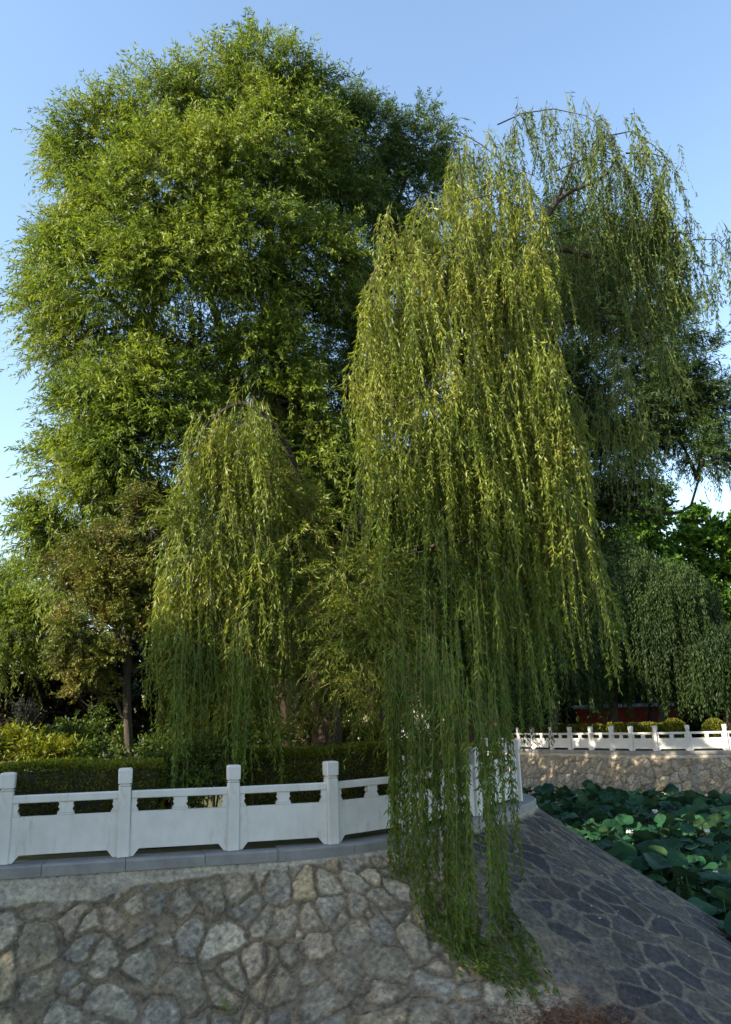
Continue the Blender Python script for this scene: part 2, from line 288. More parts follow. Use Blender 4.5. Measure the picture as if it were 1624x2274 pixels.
def make_slope(line, off, run, ztop, zbot, du, dt, seed, style, L0=.42, warm=1., coping=.2):
    """rubble embankment: line (n,3) plan + base height; run(s-array)->(n,) horizontal run"""
    ln = line.copy(); tg = nrm(np.gradient(ln[:, :2], axis=0)); nr = np.stack([tg[:, 1], -tg[:, 0]], 1); nr = nrm(smooth(nr, 14))
    E0 = ln[:, :2] + nr * off; n = len(E0); s = np.arange(n) * du
    rn = run(s, n); 
    nt_ = int(math.hypot(rn.mean(), ztop - zbot) / dt); t = np.linspace(0, 1, nt_)
    P = np.zeros((n, nt_, 3)); P[..., :2] = E0[:, None] + nr[:, None] * (rn[:, None] * t[None])[..., None]
    zt = ln[:, 2][:, None] + ztop; P[..., 2] = zt + (zbot - zt) * t[None]
    # parameters in metres
    mid = P[:, nt_ // 3]; u = np.concatenate([[0], np.cumsum(np.linalg.norm(np.diff(mid, axis=0), axis=1))])
    v = t[None] * np.hypot(rn, ztop - zbot)[:, None]; U = np.broadcast_to(u[:, None], v.shape)
    x = U.ravel(); y = v.ravel()
    wx = x + .09 * (vnoise(x * 2.6, y * 2.6, seed) - .5) + .035 * (vnoise(x * 13, y * 13, seed + 1) - .5) + .014 * (vnoise(x * 31, y * 31, seed + 2) - .5)
    wy = y + .09 * (vnoise(x * 2.6, y * 2.6, seed + 5) - .5) + .035 * (vnoise(x * 13, y * 13, seed + 6) - .5) + .014 * (vnoise(x * 31, y * 31, seed + 7) - .5)
    r2 = np.random.default_rng(seed)
    gx, gy = np.meshgrid(np.arange(-1, u[-1] / L0 + 1), np.arange(-1, v.max() / L0 + 2), indexing='ij')
    c = np.stack([gx.ravel(), gy.ravel()], 1) + r2.uniform(-.46, .46, (gx.size, 2)); c *= L0
    keep = r2.random(len(c)) > .12; c = c[keep]
    extra = c[r2.random(len(c)) < .28] + r2.normal(0, .14, (int((0) + 0), 2)) if False else c[r2.random(len(c)) < .3] + .17
    wgt = np.concatenate([r2.uniform(0, .05, len(c)), r2.uniform(-.07, -.04, len(extra))]); c = np.vstack([c, extra]); K = len(c)
    an = r2.uniform(0, math.pi, K); an = np.where(r2.random(K) < .5, r2.normal(1.75, .3, K), an); st = r2.uniform(1.0, 1.65, K)
    f1 = np.full(len(x), 9.); f2 = np.full(len(x), 9.); idx = np.zeros(len(x), int)
    order = np.argsort(wx); xs = wx[order]
    for k in range(K):
        lo, hi = np.searchsorted(xs, [c[k, 0] - 1.1, c[k, 0] + 1.1]); ii = order[lo:hi]
        if not len(ii): continue
        dx = wx[ii] - c[k, 0]; dy = wy[ii] - c[k, 1]; ca, sa = math.cos(an[k]), math.sin(an[k])
        d = np.sqrt(((dx * ca + dy * sa) / st[k]) ** 2 + ((-dx * sa + dy * ca) * st[k] ** .6) ** 2) - wgt[k]
        a = f1[ii]; b = f2[ii]; better = d < a
        f2[ii] = np.where(better, a, np.minimum(b, d)); f1[ii] = np.where(better, d, a); idx[ii] = np.where(better, k, idx[ii])
    e = (f2 - f1)
    rough = style(x, y, u[-1])                         # 1: raised rough stones, 0: worn flush stones
    cv = coping * (1.7 - 1.1 * sstep(3, 8, x) if du < .03 else 1) * (.8 + .5 * vnoise(x * 1.3, y * 0, seed + 9) + .25 * vnoise(x * 6, y * 0, seed + 3)); cap = 1 - sstep(cv - .015, cv + .015, y)
    jw = .085 + .07 * (vnoise(x * 4, y * 4, seed + 20) - .5)
    jw = jw * (.62 + .38 * rough)
    st_m = sstep(jw * .72, jw * .72 + .022, e) * (1 - cap)
    tx = r2.normal(0, .10, K)[idx]; ty = r2.normal(0, .10, K)[idx]; hh = r2.uniform(.0, .04, K)[idx]
    fac = vnoise(x * 7 + idx * 3.1, y * 7, seed + 30) ; crag = fbm(x * 16, y * 16, seed + 40, 3)
    h = st_m * (rough * (hh + tx * (wx - c[idx, 0]) + ty * (wy - c[idx, 1]) + .034 * np.abs(fac - .5) + .030 * (np.floor(vnoise(x * 5 + idx * 1.7, y * 9 - idx, seed + 31) * 4) / 4 - .5) + .030 * (crag - .5) + .008) + (1 - rough) * (-.012 + .012 * (fac - .5) + .010 * (crag - .5)))
    h = h * .85; h += (1 - st_m) * (.010 * (fbm(x * 9, y * 9, seed + 50, 3) - .5) - rough * .006 * sstep(.0, .03, jw * .6 - e) * (1 - cap))
    h += cap * .028
    h += (1 - rough) * (.05 * (fbm(x * .9, y * 1.3, seed + 55, 3) - .45) + .015 * (fbm(x * 5, y * 5, seed + 56, 3) - .45)) * (1 - cap)
    # colours
    pal = np.array([(.26, .235, .195), (.235, .22, .195), (.30, .28, .245), (.20, .20, .20), (.32, .27, .18), (.235, .215, .185), (.27, .225, .19), (.215, .215, .215), (.33, .315, .285), (.25, .23, .20)])
    pid = r2.integers(0, len(pal), K); pal = pal * .7 + pal.mean(1, keepdims=True) * np.array([1.06, 1., .9]) * .3; pc = pal[pid] * r2.uniform(.8, 1.12, (K, 1))
    pal2 = np.array([(.024, .027, .038), (.034, .037, .048), (.046, .048, .056), (.062, .061, .060), (.040, .041, .047)])
    pc2 = pal2[r2.integers(0, len(pal2), K)] * r2.uniform(.8, 1.3, (K, 1))
    blot = fbm(x * 2.2, y * 2.2, seed + 60, 4)[:, None]; fin = fbm(x * 20, y * 20, seed + 70, 3)[:, None]
    cs = (rough[:, None] * pc[idx] + (1 - rough[:, None]) * pc2[idx]) * (.45 + 1.15 * fin) * (.72 + .6 * blot) * (.85 + .35 * vnoise((x * math.cos(1) + y * math.sin(1)) * 30, (y * math.cos(1) - x * math.sin(1)) * 5, seed + 77))[:, None]
    mort = rough[:, None] * np.array([.165, .142, .116]) + (1 - rough[:, None]) * np.array([.118, .113, .106])
    mort = mort * (.7 + .6 * fbm(x * 5, y * 5, seed + 80, 4)[:, None])
    crk = (e < .010 + .012 * vnoise(x * 2, y * 2, seed + 81))[:, None] * rough[:, None] * (vnoise(x * 1.7, y * 1.7, seed + 82) > .35)[:, None]
    mort = mort * (1 - .42 * crk)
    capc = np.array([.28, .275, .262]) * (.6 + .8 * fbm(x * 1.8, y * 7, seed + 90, 5)[:, None])
    cc = mort * (1 - st_m[:, None]) + cs * st_m[:, None]; cc = cc * (1 - cap[:, None]) + capc * cap[:, None]; cc = cc * warm * np.array([1.27, 1.10, .84])
    return P, h.reshape(n, nt_), cc, x, y, (E0, nr, rn)
def slope_mesh(P, h, cc, name, parent, mt):
    n, k, _ = P.shape; dU = np.gradient(P, axis=0); dV = np.gradient(P, axis=1); N = nrm(np.cross(dV, dU)); N *= np.sign(N[..., 2:3])
    V = P + N * h[..., None]; i = np.arange(n - 1)[:, None] * k; j = np.arange(k - 1)[None]
    f = np.stack([i + j, i + k + j, i + k + j + 1, i + j + 1], -1).reshape(-1, 4)
    if np.cross(P[1, 0] - P[0, 0], P[1, 1] - P[1, 0])[2] < 0: f = f[:, ::-1]
    mb = MB(); mb.add(V.reshape(-1, 3), f)
    return mb.build(name, mt, parent, True, {'stone': np.concatenate([cc, np.ones((len(cc), 1))], 1)})

# near bank
DU = .018
near_line = spline(NEARALL + [(3.15, 18.6, .12), (2.95, 20.2, .1), (2.4, 23, .05), (1.5, 29, 0)], DU)
near_line = smooth(near_line, 30)
cut = np.argmax(near_line[:, 1] > 22) or len(near_line)
start = np.argmax(near_line[:, 0] > -8.5)
full_near = near_line
nl = near_line[start:cut]
s7 = np.argmin(np.hypot(nl[:, 0] - 2.93, nl[:, 1] - 17.4)); s4 = np.argmin(np.hypot(nl[:, 0] + .65, nl[:, 1] - 13.2))
def near_run(s, n):
    i = np.arange(n); a = 1.9 + (6.6 - 1.9) * sstep(s4 - 110, s4 + 110, i); return a - 1.6 * sstep(s7 - 110, s7 - 10, i) - 1.9 * sstep(s7 + 5, s7 + 90, i)
def near_style(x, y, tot):
    x4 = x.max() * s4 / len(nl); return 1 - sstep(x4 + .2, x4 + 2.1, x + .35 * y - .5)
EM = root('stone_embankment', (0, 13, 0), 'near sloping embankment of big grey tan stones rounding into dark worn stones', 'embankment')
P, h, cc, ux, vy, nearE = make_slope(nl, .22, near_run, -.13, -3.0, DU, .018, 11, near_style, L0=.45)
# moss on the left wall, rusty stain at the foot of the trailing twigs
def near_st(px, py):                       # image point -> slope parameters
    q = P.reshape(-1, 3)[::7]; v = q - EYE; z = v @ fw; X = CX + F * (v @ cR) / z; Y = CY - F * (v @ cU) / z
    k = np.argmin((X - px) ** 2 + (Y - py) ** 2) * 7; return ux[k], vy[k]
for (a, b, r_, cl, am) in [((505, 2225), (495, 2260), .16, (.09, .12, .02), .9), ((530, 2165), (520, 2180), .12, (.07, .10, .03), .7), ((500, 2265), (500, 2274), .15, (.12, .11, .02), .7)]:
    u0, v0 = near_st(*a); d = np.hypot(ux - u0, (vy - v0) * .7) / r_
    mk = (np.clip(1.1 - d, 0, 1) * sstep(.42, .6, fbm(ux * 9, vy * 9, 5, 4)) * am)[:, None]; cc = cc * (1 - mk) + np.array(cl) * mk
slope_mesh(P, h, cc, 'stone_face', EM, M['masonry'])
nP = P
def near_surf(u_i, t): 
    i = int(np.clip(u_i, 0, nP.shape[0] - 1)); j = int(np.clip(t * (nP.shape[1] - 1), 0, nP.shape[1] - 1)); return nP[i, j], h[i, j]
# kerb: slabs laid end to end on the bank's edge, below the posts
E0, nr0, _ = nearE
kd = 60
for a in range(0, len(E0) - kd, kd):
    b = min(a + kd, len(E0) - 1); i = np.linspace(a, b, 7).astype(int); mb = MB(); g = .004
    z = nl[i, 2]; o = np.array([E0[k] + nr0[k] * .075 for k in i]); q = np.array([E0[k] - nr0[k] * .42 for k in i])
    tz = rng.normal(0, .003); top = z + tz; bot = z - .15
    tgv = nrm(o[-1] - o[0]); o[0] += tgv * g; o[-1] -= tgv * g; q[0] += tgv * g; q[-1] -= tgv * g
    ring = np.stack([np.c_[q, bot], np.c_[q, top], np.c_[o - nr0[i] * .02, top], np.c_[o, top - .02], np.c_[o, bot]], 1); n5 = 5
    m_ = len(i); ii = np.arange(m_ - 1)[:, None] * n5; jj = np.arange(n5)[None]; kk = (jj + 1) % n5
    mb.add(ring.reshape(-1, 3), np.stack([ii + jj, ii + kk, ii + n5 + kk, ii + n5 + jj], -1).reshape(-1, 4))
    mb.f.append((np.array([[0, 4, 3, 2, 1]]), 0)); mb.f.append((np.array([[(m_ - 1) * n5 + c_ for c_ in (0, 1, 2, 3, 4)]]), 0))
    mb.build('kerb_stone', M['kerb'], EM)

# far bank
far_line = smooth(spline([(x, y, 0) for x, y in FARALL] + [(30, 39), (40, 39)][:0], .035), 20)
fl = far_line[:, :].copy(); fl[:, :2] = fl[:, :2]
FE = root('stone_embankment', (12, 42, 0), 'tan rubble stone embankment across the pond beneath the far white balustrade', 'embankment')
fP, fh, fcc, fx, fy, farE = make_slope(fl[::-1].copy(), .22, lambda s, n: np.full(n, 1.5), -.16, -3.0, .035, .035, 23, lambda x, y, t: np.full(len(x), .8), L0=.46, warm=1.15, coping=.17)
E0f = farE[0]
# orientation: the bank must face the camera side
if (farE[1][len(E0f) // 2] @ np.array([-.3, -1])) < 0:
    fP, fh, fcc, fx, fy, farE = make_slope(fl.copy(), .22, lambda s, n: np.full(n, 1.5), -.16, -3.0, .035, .035, 23, lambda x, y, t: np.full(len(x), .8), L0=.46, warm=1.15, coping=.17)
slope_mesh(fP, fh, fcc, 'stone_face', FE, M['masonry'])
E0f, nrf, _ = farE
for a in range(0, len(E0f) - 40, 40):
    i = np.linspace(a, a + 40, 5).astype(int); mb = MB(); o = E0f[i] + nrf[i] * .07; q = E0f[i] - nrf[i] * .42; m_ = 5
    ring = np.stack([np.c_[q, np.full(m_, -.17)], np.c_[q, np.full(m_, 0)], np.c_[o, np.full(m_, 0)], np.c_[o, np.full(m_, -.17)]], 1)
    ii = np.arange(m_ - 1)[:, None] * 4; jj = np.arange(4)[None]; kk = (jj + 1) % 4
    mb.add(ring.reshape(-1, 3), np.stack([ii + jj, ii + kk, ii + 4 + kk, ii + 4 + jj], -1).reshape(-1, 4)); mb.build('kerb_stone', M['kerb'], FE)

# ground sheet with the pond cut out
edge_n = full_near[::60][:, :2]; edge_n = edge_n + 0
fo = farE[0][::30] if farE[0][0][0] < farE[0][-1][0] else farE[0][::-1][::30]
pond = [(-10.5, 1.2), (-10.8, 5), (-10.2, 8.2)] + [tuple(p) for p in edge_n if p[0] > -9.5 or p[1] > 12] + [(1.2, 36), (0, 46), (-3, 60), (-9, 76), (-8, 86), (0, 80), (4, 68), (6.5, 60)] + [tuple(p) for p in fo] + [(30, 40), (44, 40), (50, 20), (44, 1.2)]
outer = [(-900, -900), (900, -900), (900, 900), (-900, 900)]
tri = geometry.tessellate_polygon([[Vector((*p, 0)) for p in outer], [Vector((*p, 0)) for p in pond]])
gv = np.array([(*p, -.02) for p in outer + pond]); mb = MB(); f = np.array(tri)
nz = np.cross(gv[f[:, 1]] - gv[f[:, 0]], gv[f[:, 2]] - gv[f[:, 0]])[:, 2]; f[nz < 0] = f[nz < 0][:, ::-1]; mb.add(gv, f)
tag(mb.build('ground', M['soil']), kind='structure')
pv = np.array(pond); k = len(pv); mb = MB(); cen = np.array([8, 25.])
lo = np.c_[pv, np.full(k, -3.2)]; hi = np.c_[pv, np.full(k, -.03)]
mb.add(np.vstack([hi, lo]), [[i, (i + 1) % k, k + (i + 1) % k, k + i] for i in range(k)]); tag(mb.build('pond_bank', M['bankmat']), kind='structure')
mb = MB(); mb.poly([(-20, -2, -2.75), (60, -2, -2.75), (60, 95, -2.75), (-20, 95, -2.75)]); tag(mb.build('pond_water', M['water']), kind='structure')

# ------------------------------------------------------------------ balustrades
def post_mesh(h=1.2, w=.088, part=0):
    mb = MB(); prof = [(0, w), (.93, w), (.945, w - .012), (.955, w + .004), (.962, w + .004), (.97, w - .016), (.982, w - .016)] if part == 0 else [(.9825, w - .014), (.99, w + .008), (h - .03, w + .012), (h - .008, w + .004), (h, w - .02)]
    rings = []
    for z, r in prof:
        c = .012; rings.append([(r, -r + c, z), (r, r - c, z), (r - c, r, z), (-r + c, r, z), (-r, r - c, z), (-r, -r + c, z), (-r + c, -r, z), (r - c, -r, z)])
    v = np.array(rings).reshape(-1, 3); n = len(prof); i = np.arange(n - 1)[:, None] * 8; j = np.arange(8)[None]; k = (j + 1) % 8
    mb.add(v, np.stack([i + j, i + k, i + 8 + k, i + 8 + j], -1).reshape(-1, 4)); mb.f.append((np.array([list(range((n - 1) * 8, n * 8))]), 0))
    return mb
def support(xc, wd, z0, z1, side=0):
    """scalloped baluster outline; side -1/1: half one against a post"""
    zs = [0, .12, .2, .34, .5, .62, .74, .86, 1.]; ws = [1.0, 1.05, .86, .80, .97, 1.0, .86, .92, .98]
    R = [(w * wd, z0 + (z1 - z0) * q) for q, w in zip(zs, ws)]
    if side == 0: return [(xc + a, z) for a, z in R] + [(xc - a, z) for a, z in R[::-1]]
    if side < 0: return [(xc, z0)] + [(xc + a, z) for a, z in R] + [(xc, z1)]
    return [(xc, z1)] + [(xc - a, z) for a, z in R[::-1]] + [(xc, z0)]
def balustrade(rt, pts, mt, detail=True):
    pm = post_mesh(); pc = post_mesh(part=1); cap = None; pts = [np.array(p, float) for p in pts]; base = None
    dirs = [nrm(pts[i + 1] - pts[i]) for i in range(len(pts) - 1)]
    for i, p in enumerate(pts):
        d = nrm(dirs[max(i - 1, 0)] + dirs[min(i, len(dirs) - 1)])
        if base is None: base = pm.build('post', mt, None); o = base
        else: o = base.copy(); col.objects.link(o)
        if cap is None: cap = pc.build('post_cap', mt, None); k_ = cap
        else: k_ = cap.copy(); col.objects.link(k_)
        k_.parent = o; o.parent = rt; o.location = Vector(p) - Vector(rt['_o']); o.rotation_euler = (rng.normal(0, .004), rng.normal(0, .004), math.atan2(d[1], d[0]))
    for a, b, d in zip(pts[:-1], pts[1:], dirs):
        hx = nrm(np.array([d[0], d[1], 0])); ln = np.linalg.norm((b - a)[:2]); sl_ = (b[2] - a[2]) / ln
        ax = np.array([hx[0], hx[1], sl_]); ay = np.array([-hx[1], hx[0], 0]); az = np.array([0, 0, 1.])
        x0, x1 = .086, ln - .086; w = x1 - x0
        body = [(x0, 0.002), (x0 + .05, .002), (x0 + .13, .10), (x1 - .13, .10), (x1 - .05, .002), (x1, .002), (x1, .60), (x0, .60)]
        mb = MB(); mb.prism(body, a, ax, ay, az, .045)
        if detail:
            mb.prism([(x0, .603), (x0 + .10, .603), (x0 + .10, .628), (x0, .628)], a, ax, ay, az, .043)
            mb.prism([(x1 - .10, .603), (x1, .603), (x1, .628), (x1 - .10, .628)], a, ax, ay, az, .043)
            mb.prism([((x0 + x1) / 2 - .115, .603), ((x0 + x1) / 2 + .115, .603), ((x0 + x1) / 2 + .115, .628), ((x0 + x1) / 2 - .115, .628)], a, ax, ay, az, .043)
        z0 = .631 if detail else .603
        mb.prism(support(x0, .085, z0, .778, -1), a, ax, ay, az, .04); mb.prism(support(x1, .085, z0, .778, 1), a, ax, ay, az, .04)
        mb.prism(support((x0 + x1) / 2, .105, z0, .778), a, ax, ay, az, .04)
        mb.build('panel', mt, rt)
        mb = MB(); rl = [(-.05, .78), (.05, .78), (.056, .79), (.056, .87), (.046, .885), (-.046, .885), (-.056, .87), (-.056, .79)]
        # handrail: section (ay, az) swept along ax
        sec = np.array(rl); A = a + ax * x0 + sec[:, :1] * ay + sec[:, 1:] * az; B = a + ax * x1 + sec[:, :1] * ay + sec[:, 1:] * az; n = len(sec)
        mb.add(np.vstack([A, B]), [[i, (i + 1) % n, n + (i + 1) % n, n + i] for i in range(n)])
        mb.f.append((np.array([list(range(n))[::-1], list(range(n, 2 * n))]), 0)); mb.build('handrail', mt, rt)
BN = root('stone_balustrade', (-.65, 13.2, 0), 'near white carved stone balustrade on the embankment in front of clipped hedges', 'balustrade')
balustrade(BN, [(x, y, z + .004) for x, y, z in NEARALL] + [(3.0, 19.2, .124), (2.75, 20.9, .104)], M['marble'])
BF = root('stone_balustrade', (12.4, 43.7, 0), 'far white stone balustrade curving along the opposite bank of the lotus pond', 'balustrade')
balustrade(BF, [(x, y, .004) for x, y in FARALL], M['marble'], False)
BB = root('stone_balustrade', (0, 80.5, 0), 'tiny distant white balustrade glimpsed just right of the big willow trunk', 'balustrade')
balustrade(BB, [(-1.6, 80.6, .0), (.1, 80.5, 0), (1.8, 80.2, 0), (3.5, 79.8, 0)], M['marble'], False)

# ------------------------------------------------------------------ trees
def trunk_path(base, top, lean=0, n=10, wob=.06):
    base = np.asarray(base, float); top = np.asarray(top, float); t = np.linspace(0, 1, n)[:, None]
    p = base + (top - base) * t; w = np.sin(t * 5 + base[0]) * wob; p[:, 0] += w[:, 0]; p[:, 1] += (np.cos(t * 4) * wob)[:, 0] - wob; return p
def twig_clump(C, Rd, n, rg, up=.35, ln=(.45, .95), gap=.0, lo=.35, tuft=16):
    """start points, directions of leafy twigs gathered in tufts through an ellipsoid, some noise-made gaps"""
    k_ = max(3, int(n * 1.6 / tuft)); u = nrm(rg.normal(size=(k_, 3))); rr = lo + (1 - lo) * rg.random((k_, 1)) ** .6; T0 = C + Rd * u * rr
    if gap:
        k = np.sin(T0[:, 0] * 2.3 + T0[:, 2] * 1.1) + np.sin(T0[:, 1] * 2.7 - T0[:, 2] * 2.1 + 1) + np.sin(T0[:, 2] * 3.1 + T0[:, 0] * 1.7 + 2); ok = k > gap; ok = ok if ok.sum() > len(ok) * .35 else k > np.quantile(k, .6); T0, u = T0[ok], u[ok]
    T0, u = T0[:max(3, n // tuft)], u[:max(3, n // tuft)]; m_ = max(1, round(n / len(T0))); sz = min(.30, .35 * float(np.min(Rd))); S = np.repeat(T0, m_, 0); u = np.repeat(u, m_, 0); o = rg.normal(size=S.shape)
    S = S + o * sz * .45; D = nrm(u * .75 + nrm(o) * .75 + np.array([0, 0, up]) + rg.normal(0, .25, S.shape)); return S, D, rg.uniform(*ln, len(S)) * rg.uniform(.7, 1.15, len(S))
def leafy(mb, tw, S, D, L, per, leaf, wid, droop=.9, spread=.8, rg=rng, stem=True):
    n = len(S); t = np.linspace(.08, 1, per)[None, :, None]; g = np.array([0, 0, -1.])
    P = S[:, None] + D[:, None] * L[:, None, None] * t + g * droop * .5 * (L[:, None, None] * t) ** 2
    T = nrm(D[:, None] + g * droop * L[:, None, None] * t); side = nrm(rg.normal(size=P.shape)); side = nrm(side - T * (side * T).sum(-1, keepdims=True))
    LD = T * .75 + side * spread + g * .42; P = P + rg.normal(0, .012, P.shape)
    leaves(mb, P.reshape(-1, 3), LD.reshape(-1, 3), leaf * rg.uniform(.65, 1.2, n * per), wid * rg.uniform(.8, 1.2, n * per))
    if stem and tw is not None:
        k = 3; ts = np.linspace(0, 1, k)[None, :, None]; Q = S[:, None] + D[:, None] * L[:, None, None] * ts + g * droop * .5 * (L[:, None, None] * ts) ** 2
        o1 = nrm(np.cross(D, rg.normal(size=D.shape)))[:, None] * .006; o2 = nrm(np.cross(D, o1[:, 0]))[:, None] * .006; tp = (1.15 - ts)
        ring = np.stack([Q + o1 * tp, Q - .5 * o1 * tp + o2 * tp, Q - .5 * o1 * tp - o2 * tp], 2).reshape(-1, 3)
        b = (np.arange(n) * k * 3)[:, None, None] + (np.arange(k - 1) * 3)[None, :, None]; j = np.arange(3)[None, None]; j2 = (j + 1) % 3
        tw.add(ring, np.stack([b + j, b + j2, b + 3 + j2, b + 3 + j], -1).reshape(-1, 4))
def upright_tree(name, label, base, fork, rt, blobs, dens, leafmat, group, per=20, leaf=.13, wid=.022, seed=1, gap=0., barkm='bark', trunkr=None, droop=.9, limbs=True, cat='tree', up=.35, ln=(.4, 1.0)):
    rg = np.random.default_rng(seed); r0 = root(name, base, label, cat, group); mb = MB(); tr = MB(); lm = MB()
    base = np.asarray(base, float); fork = np.asarray(fork, float); tp = trunk_path(base - [0, 0, .1], fork); rr = np.linspace(rt, rt * .72, len(tp)); rr[0] *= 1.35; rr[1] *= 1.08
    tube(tr, tp, rr, 12); cen = []
    for (px, py, d, rx, ry) in blobs:
        C = W(px, py, d); s = d / 1800 * np.linalg.norm((C - EYE) / C[1]) * 1.0; s = d / (fw @ ((C - EYE) / (C[1]))) / 1800 * (fw @ ((C - EYE) / C[1])); 
        dep = (C - EYE) @ fw; Rd = np.array([rx, .85 * (rx + ry) / 2, ry]) * dep / 1800
        n = int(dens * (Rd[0] * Rd[2] + Rd[0] * Rd[1]) * 2.2); S, D, L = twig_clump(C, Rd * rg.uniform(.85, 1.12, 3), n, rg, up, ln, gap); leafy(mb, lm, S, D, L, per, leaf, wid, droop, rg=rg)
        cen.append((C, Rd))
    if limbs:
        Cs = np.array([c for c, _ in cen]); prim = [int(np.argmax(Cs[:, 2]))]
        while len(prim) < min(9, len(Cs)): prim.append(int(np.argmax(np.min([np.linalg.norm(Cs - Cs[p], axis=1) for p in prim], axis=0))))
        paths = []
        for q, i in enumerate(prim):
            C = Cs[i]; f_ = rg.uniform(.72, 1.0); h0 = base + (fork - base) * f_ if C[2] > fork[2] * .9 else base + (fork - base) * np.clip((C[2] - .8) / max(fork[2], 1), .3, 1)
            md = h0 + (C - h0) * [.32, .32, .55]; pth = spline([h0, md + rg.normal(0, .25, 3), h0 + (C - h0) * .78 + rg.normal(0, .3, 3), C], .3); paths.append(pth)
            tube(tr if q == 0 else lm, pth, np.linspace(rt * (.6 if q == 0 else .40), .03, len(pth)), 8)
        allp = np.vstack([p[len(p) // 4:] for p in paths])
        for i, (C, Rd) in enumerate(cen):
            if i not in prim:
                d_ = np.linalg.norm(allp - C, axis=1) + np.maximum(0, allp[:, 2] - C[2]) * 1.5; h0 = allp[np.argmin(d_)]
                tube(lm, bez(h0, (h0 + C) / 2 + [0, 0, .3] + rg.normal(0, .25, 3), C, 8), np.linspace(.065, .02, 8), 6)
            for _ in range(6):
                e = C + Rd * nrm(rg.normal(size=3)) * .8; st_ = C + rg.normal(0, .15, 3)
                tube(lm, bez(st_, (st_ + e) / 2 + rg.normal(0, .15, 3), e, 5), np.linspace(.022, .006, 5), 4)
    tr.build('trunk', M[barkm], r0, True); lm.build('branch', M['limb'], r0, True); mb.build('crown', M[leafmat], r0)
    return r0

def strands(mb, st, tops, lens, rg, leaf=.135, wid=.024, per_m=36, sway=.09, tr=.004, arch=None):
    """hanging twigs: tops (n,3), lens (n,)"""
    lean = rg.normal(0, .06, 2)
    for P0, L in zip(tops, lens):
        vs = rg.uniform(.75, 1.3); vp = rg.uniform(.55, 1.25)
        a = rg.uniform(0, 2 * math.pi) if arch is None else arch + rg.normal(0, .8); o = np.array([math.cos(a), math.sin(a), 0]); k = max(4, int(L * 1.6) + 2); t = np.linspace(0, 1, k)
        out = min(.35, L * .14) * (1 - np.exp(-t * 5)); rise = .10 * np.exp(-((t * L - .12) / .12) ** 2)
        pts = P0 + o * out[:, None] + np.array([0, 0, -1.]) * (L * t)[:, None] + np.array([0, 0, 1]) * rise[:, None]
        pts[:, 0] += sway * np.sin(t * 3 + a) * t; pts[:, 1] += sway * np.cos(t * 2.3 + a) * t; pts[:, :2] += rg.normal(0, .022, (k, 2)) * t[:, None] + lean * L * t[:, None] ** 1.5
        path_leaves(mb, st, pts, rg, leaf * vs, wid * vs, per_m * vp, tr)
        if L > 1.2 and rg.random() < .45:
            h_ = int(k * rg.uniform(.15, .6)); q_ = pts[h_] + np.cumsum(np.vstack([[0, 0, 0], rg.normal(0, .05, (4, 3)) * [1, 1, .3] + [0, 0, -L * .09]]), 0) + np.array([0, .16, .3, .36, .4])[:, None] * nrm(rg.normal(size=3) * [1, 1, 0]) * .6
            path_leaves(mb, st, q_, rg, leaf * vs, wid * vs, per_m, tr * .7)
def path_leaves(mb, st, pts, rg, leaf, wid, per_m, tr=.004, lift=None):
    seg = np.linalg.norm(np.diff(pts, axis=0), axis=1); s = np.concatenate([[0], np.cumsum(seg)]); N = max(4, int(s[-1] * per_m)); q = s[-1] * (rg.random(N) ** .85)
    P = np.stack([np.interp(q, s, pts[:, j]) for j in range(3)], 1); e = np.minimum(q + .05, s[-1]); Q = np.stack([np.interp(e, s, pts[:, j]) for j in range(3)], 1)
    T = nrm(Q - P + np.array([0, 0, -1e-3])); sd_ = nrm(rg.normal(size=(N, 3))); 
    if lift is not None: sd_[:, 2] = np.abs(sd_[:, 2]) * .8
    D = T + sd_ * rg.uniform(.3, 1.05, (N, 1)); fade = (1.1 - .45 * q / s[-1])
    leaves(mb, P, D, leaf * rg.uniform(.6, 1.25, N) * fade, wid * rg.uniform(.8, 1.2, N))
    if st is not None: tube(st, pts, np.linspace(tr, tr * .5, len(pts)), 3)
def curtain(mb, st, arc, d, dj, nb, per_b, lr, rg, lim=None, tw=.13, **kw):
    """arc: picture points of the bough's outline at distance d; bunches of strands hang from it"""
    a = np.array([W(x, y, d) for x, y in arc]); s = np.concatenate([[0], np.cumsum(np.linalg.norm(np.diff(a, axis=0), axis=1))])
    if lim is not None: tube(lim, a + [0, 0, -.02], np.linspace(.018, .006, len(a)), 5)
    nb = max(2, int(nb * .62)); per_b = per_b * 1.15; q = (np.arange(nb) + rg.random(nb)) / nb * s[-1]; C = np.stack([np.interp(q, s, a[:, j]) for j in range(3)], 1)
    C[:, 1] += rg.uniform(-dj, dj, nb); C[:, 2] += rg.normal(-.15, .42, nb)
    for c in C:
        L = rg.uniform(lr[0] * .6, lr[1] * 1.08); n = max(2, int(per_b * rg.uniform(.5, 1.4))); r = np.abs(rg.normal(0, tw, n)); th = rg.uniform(0, 6.28, n)
        tops = c + np.stack([r * np.cos(th), r * np.sin(th), rg.normal(0, .15, n)], 1); strands(mb, st, tops, np.maximum(.5, L * (1 - .9 * r / (r.max() + .2)) * rg.uniform(.75, 1.05, n)), rg, **kw)

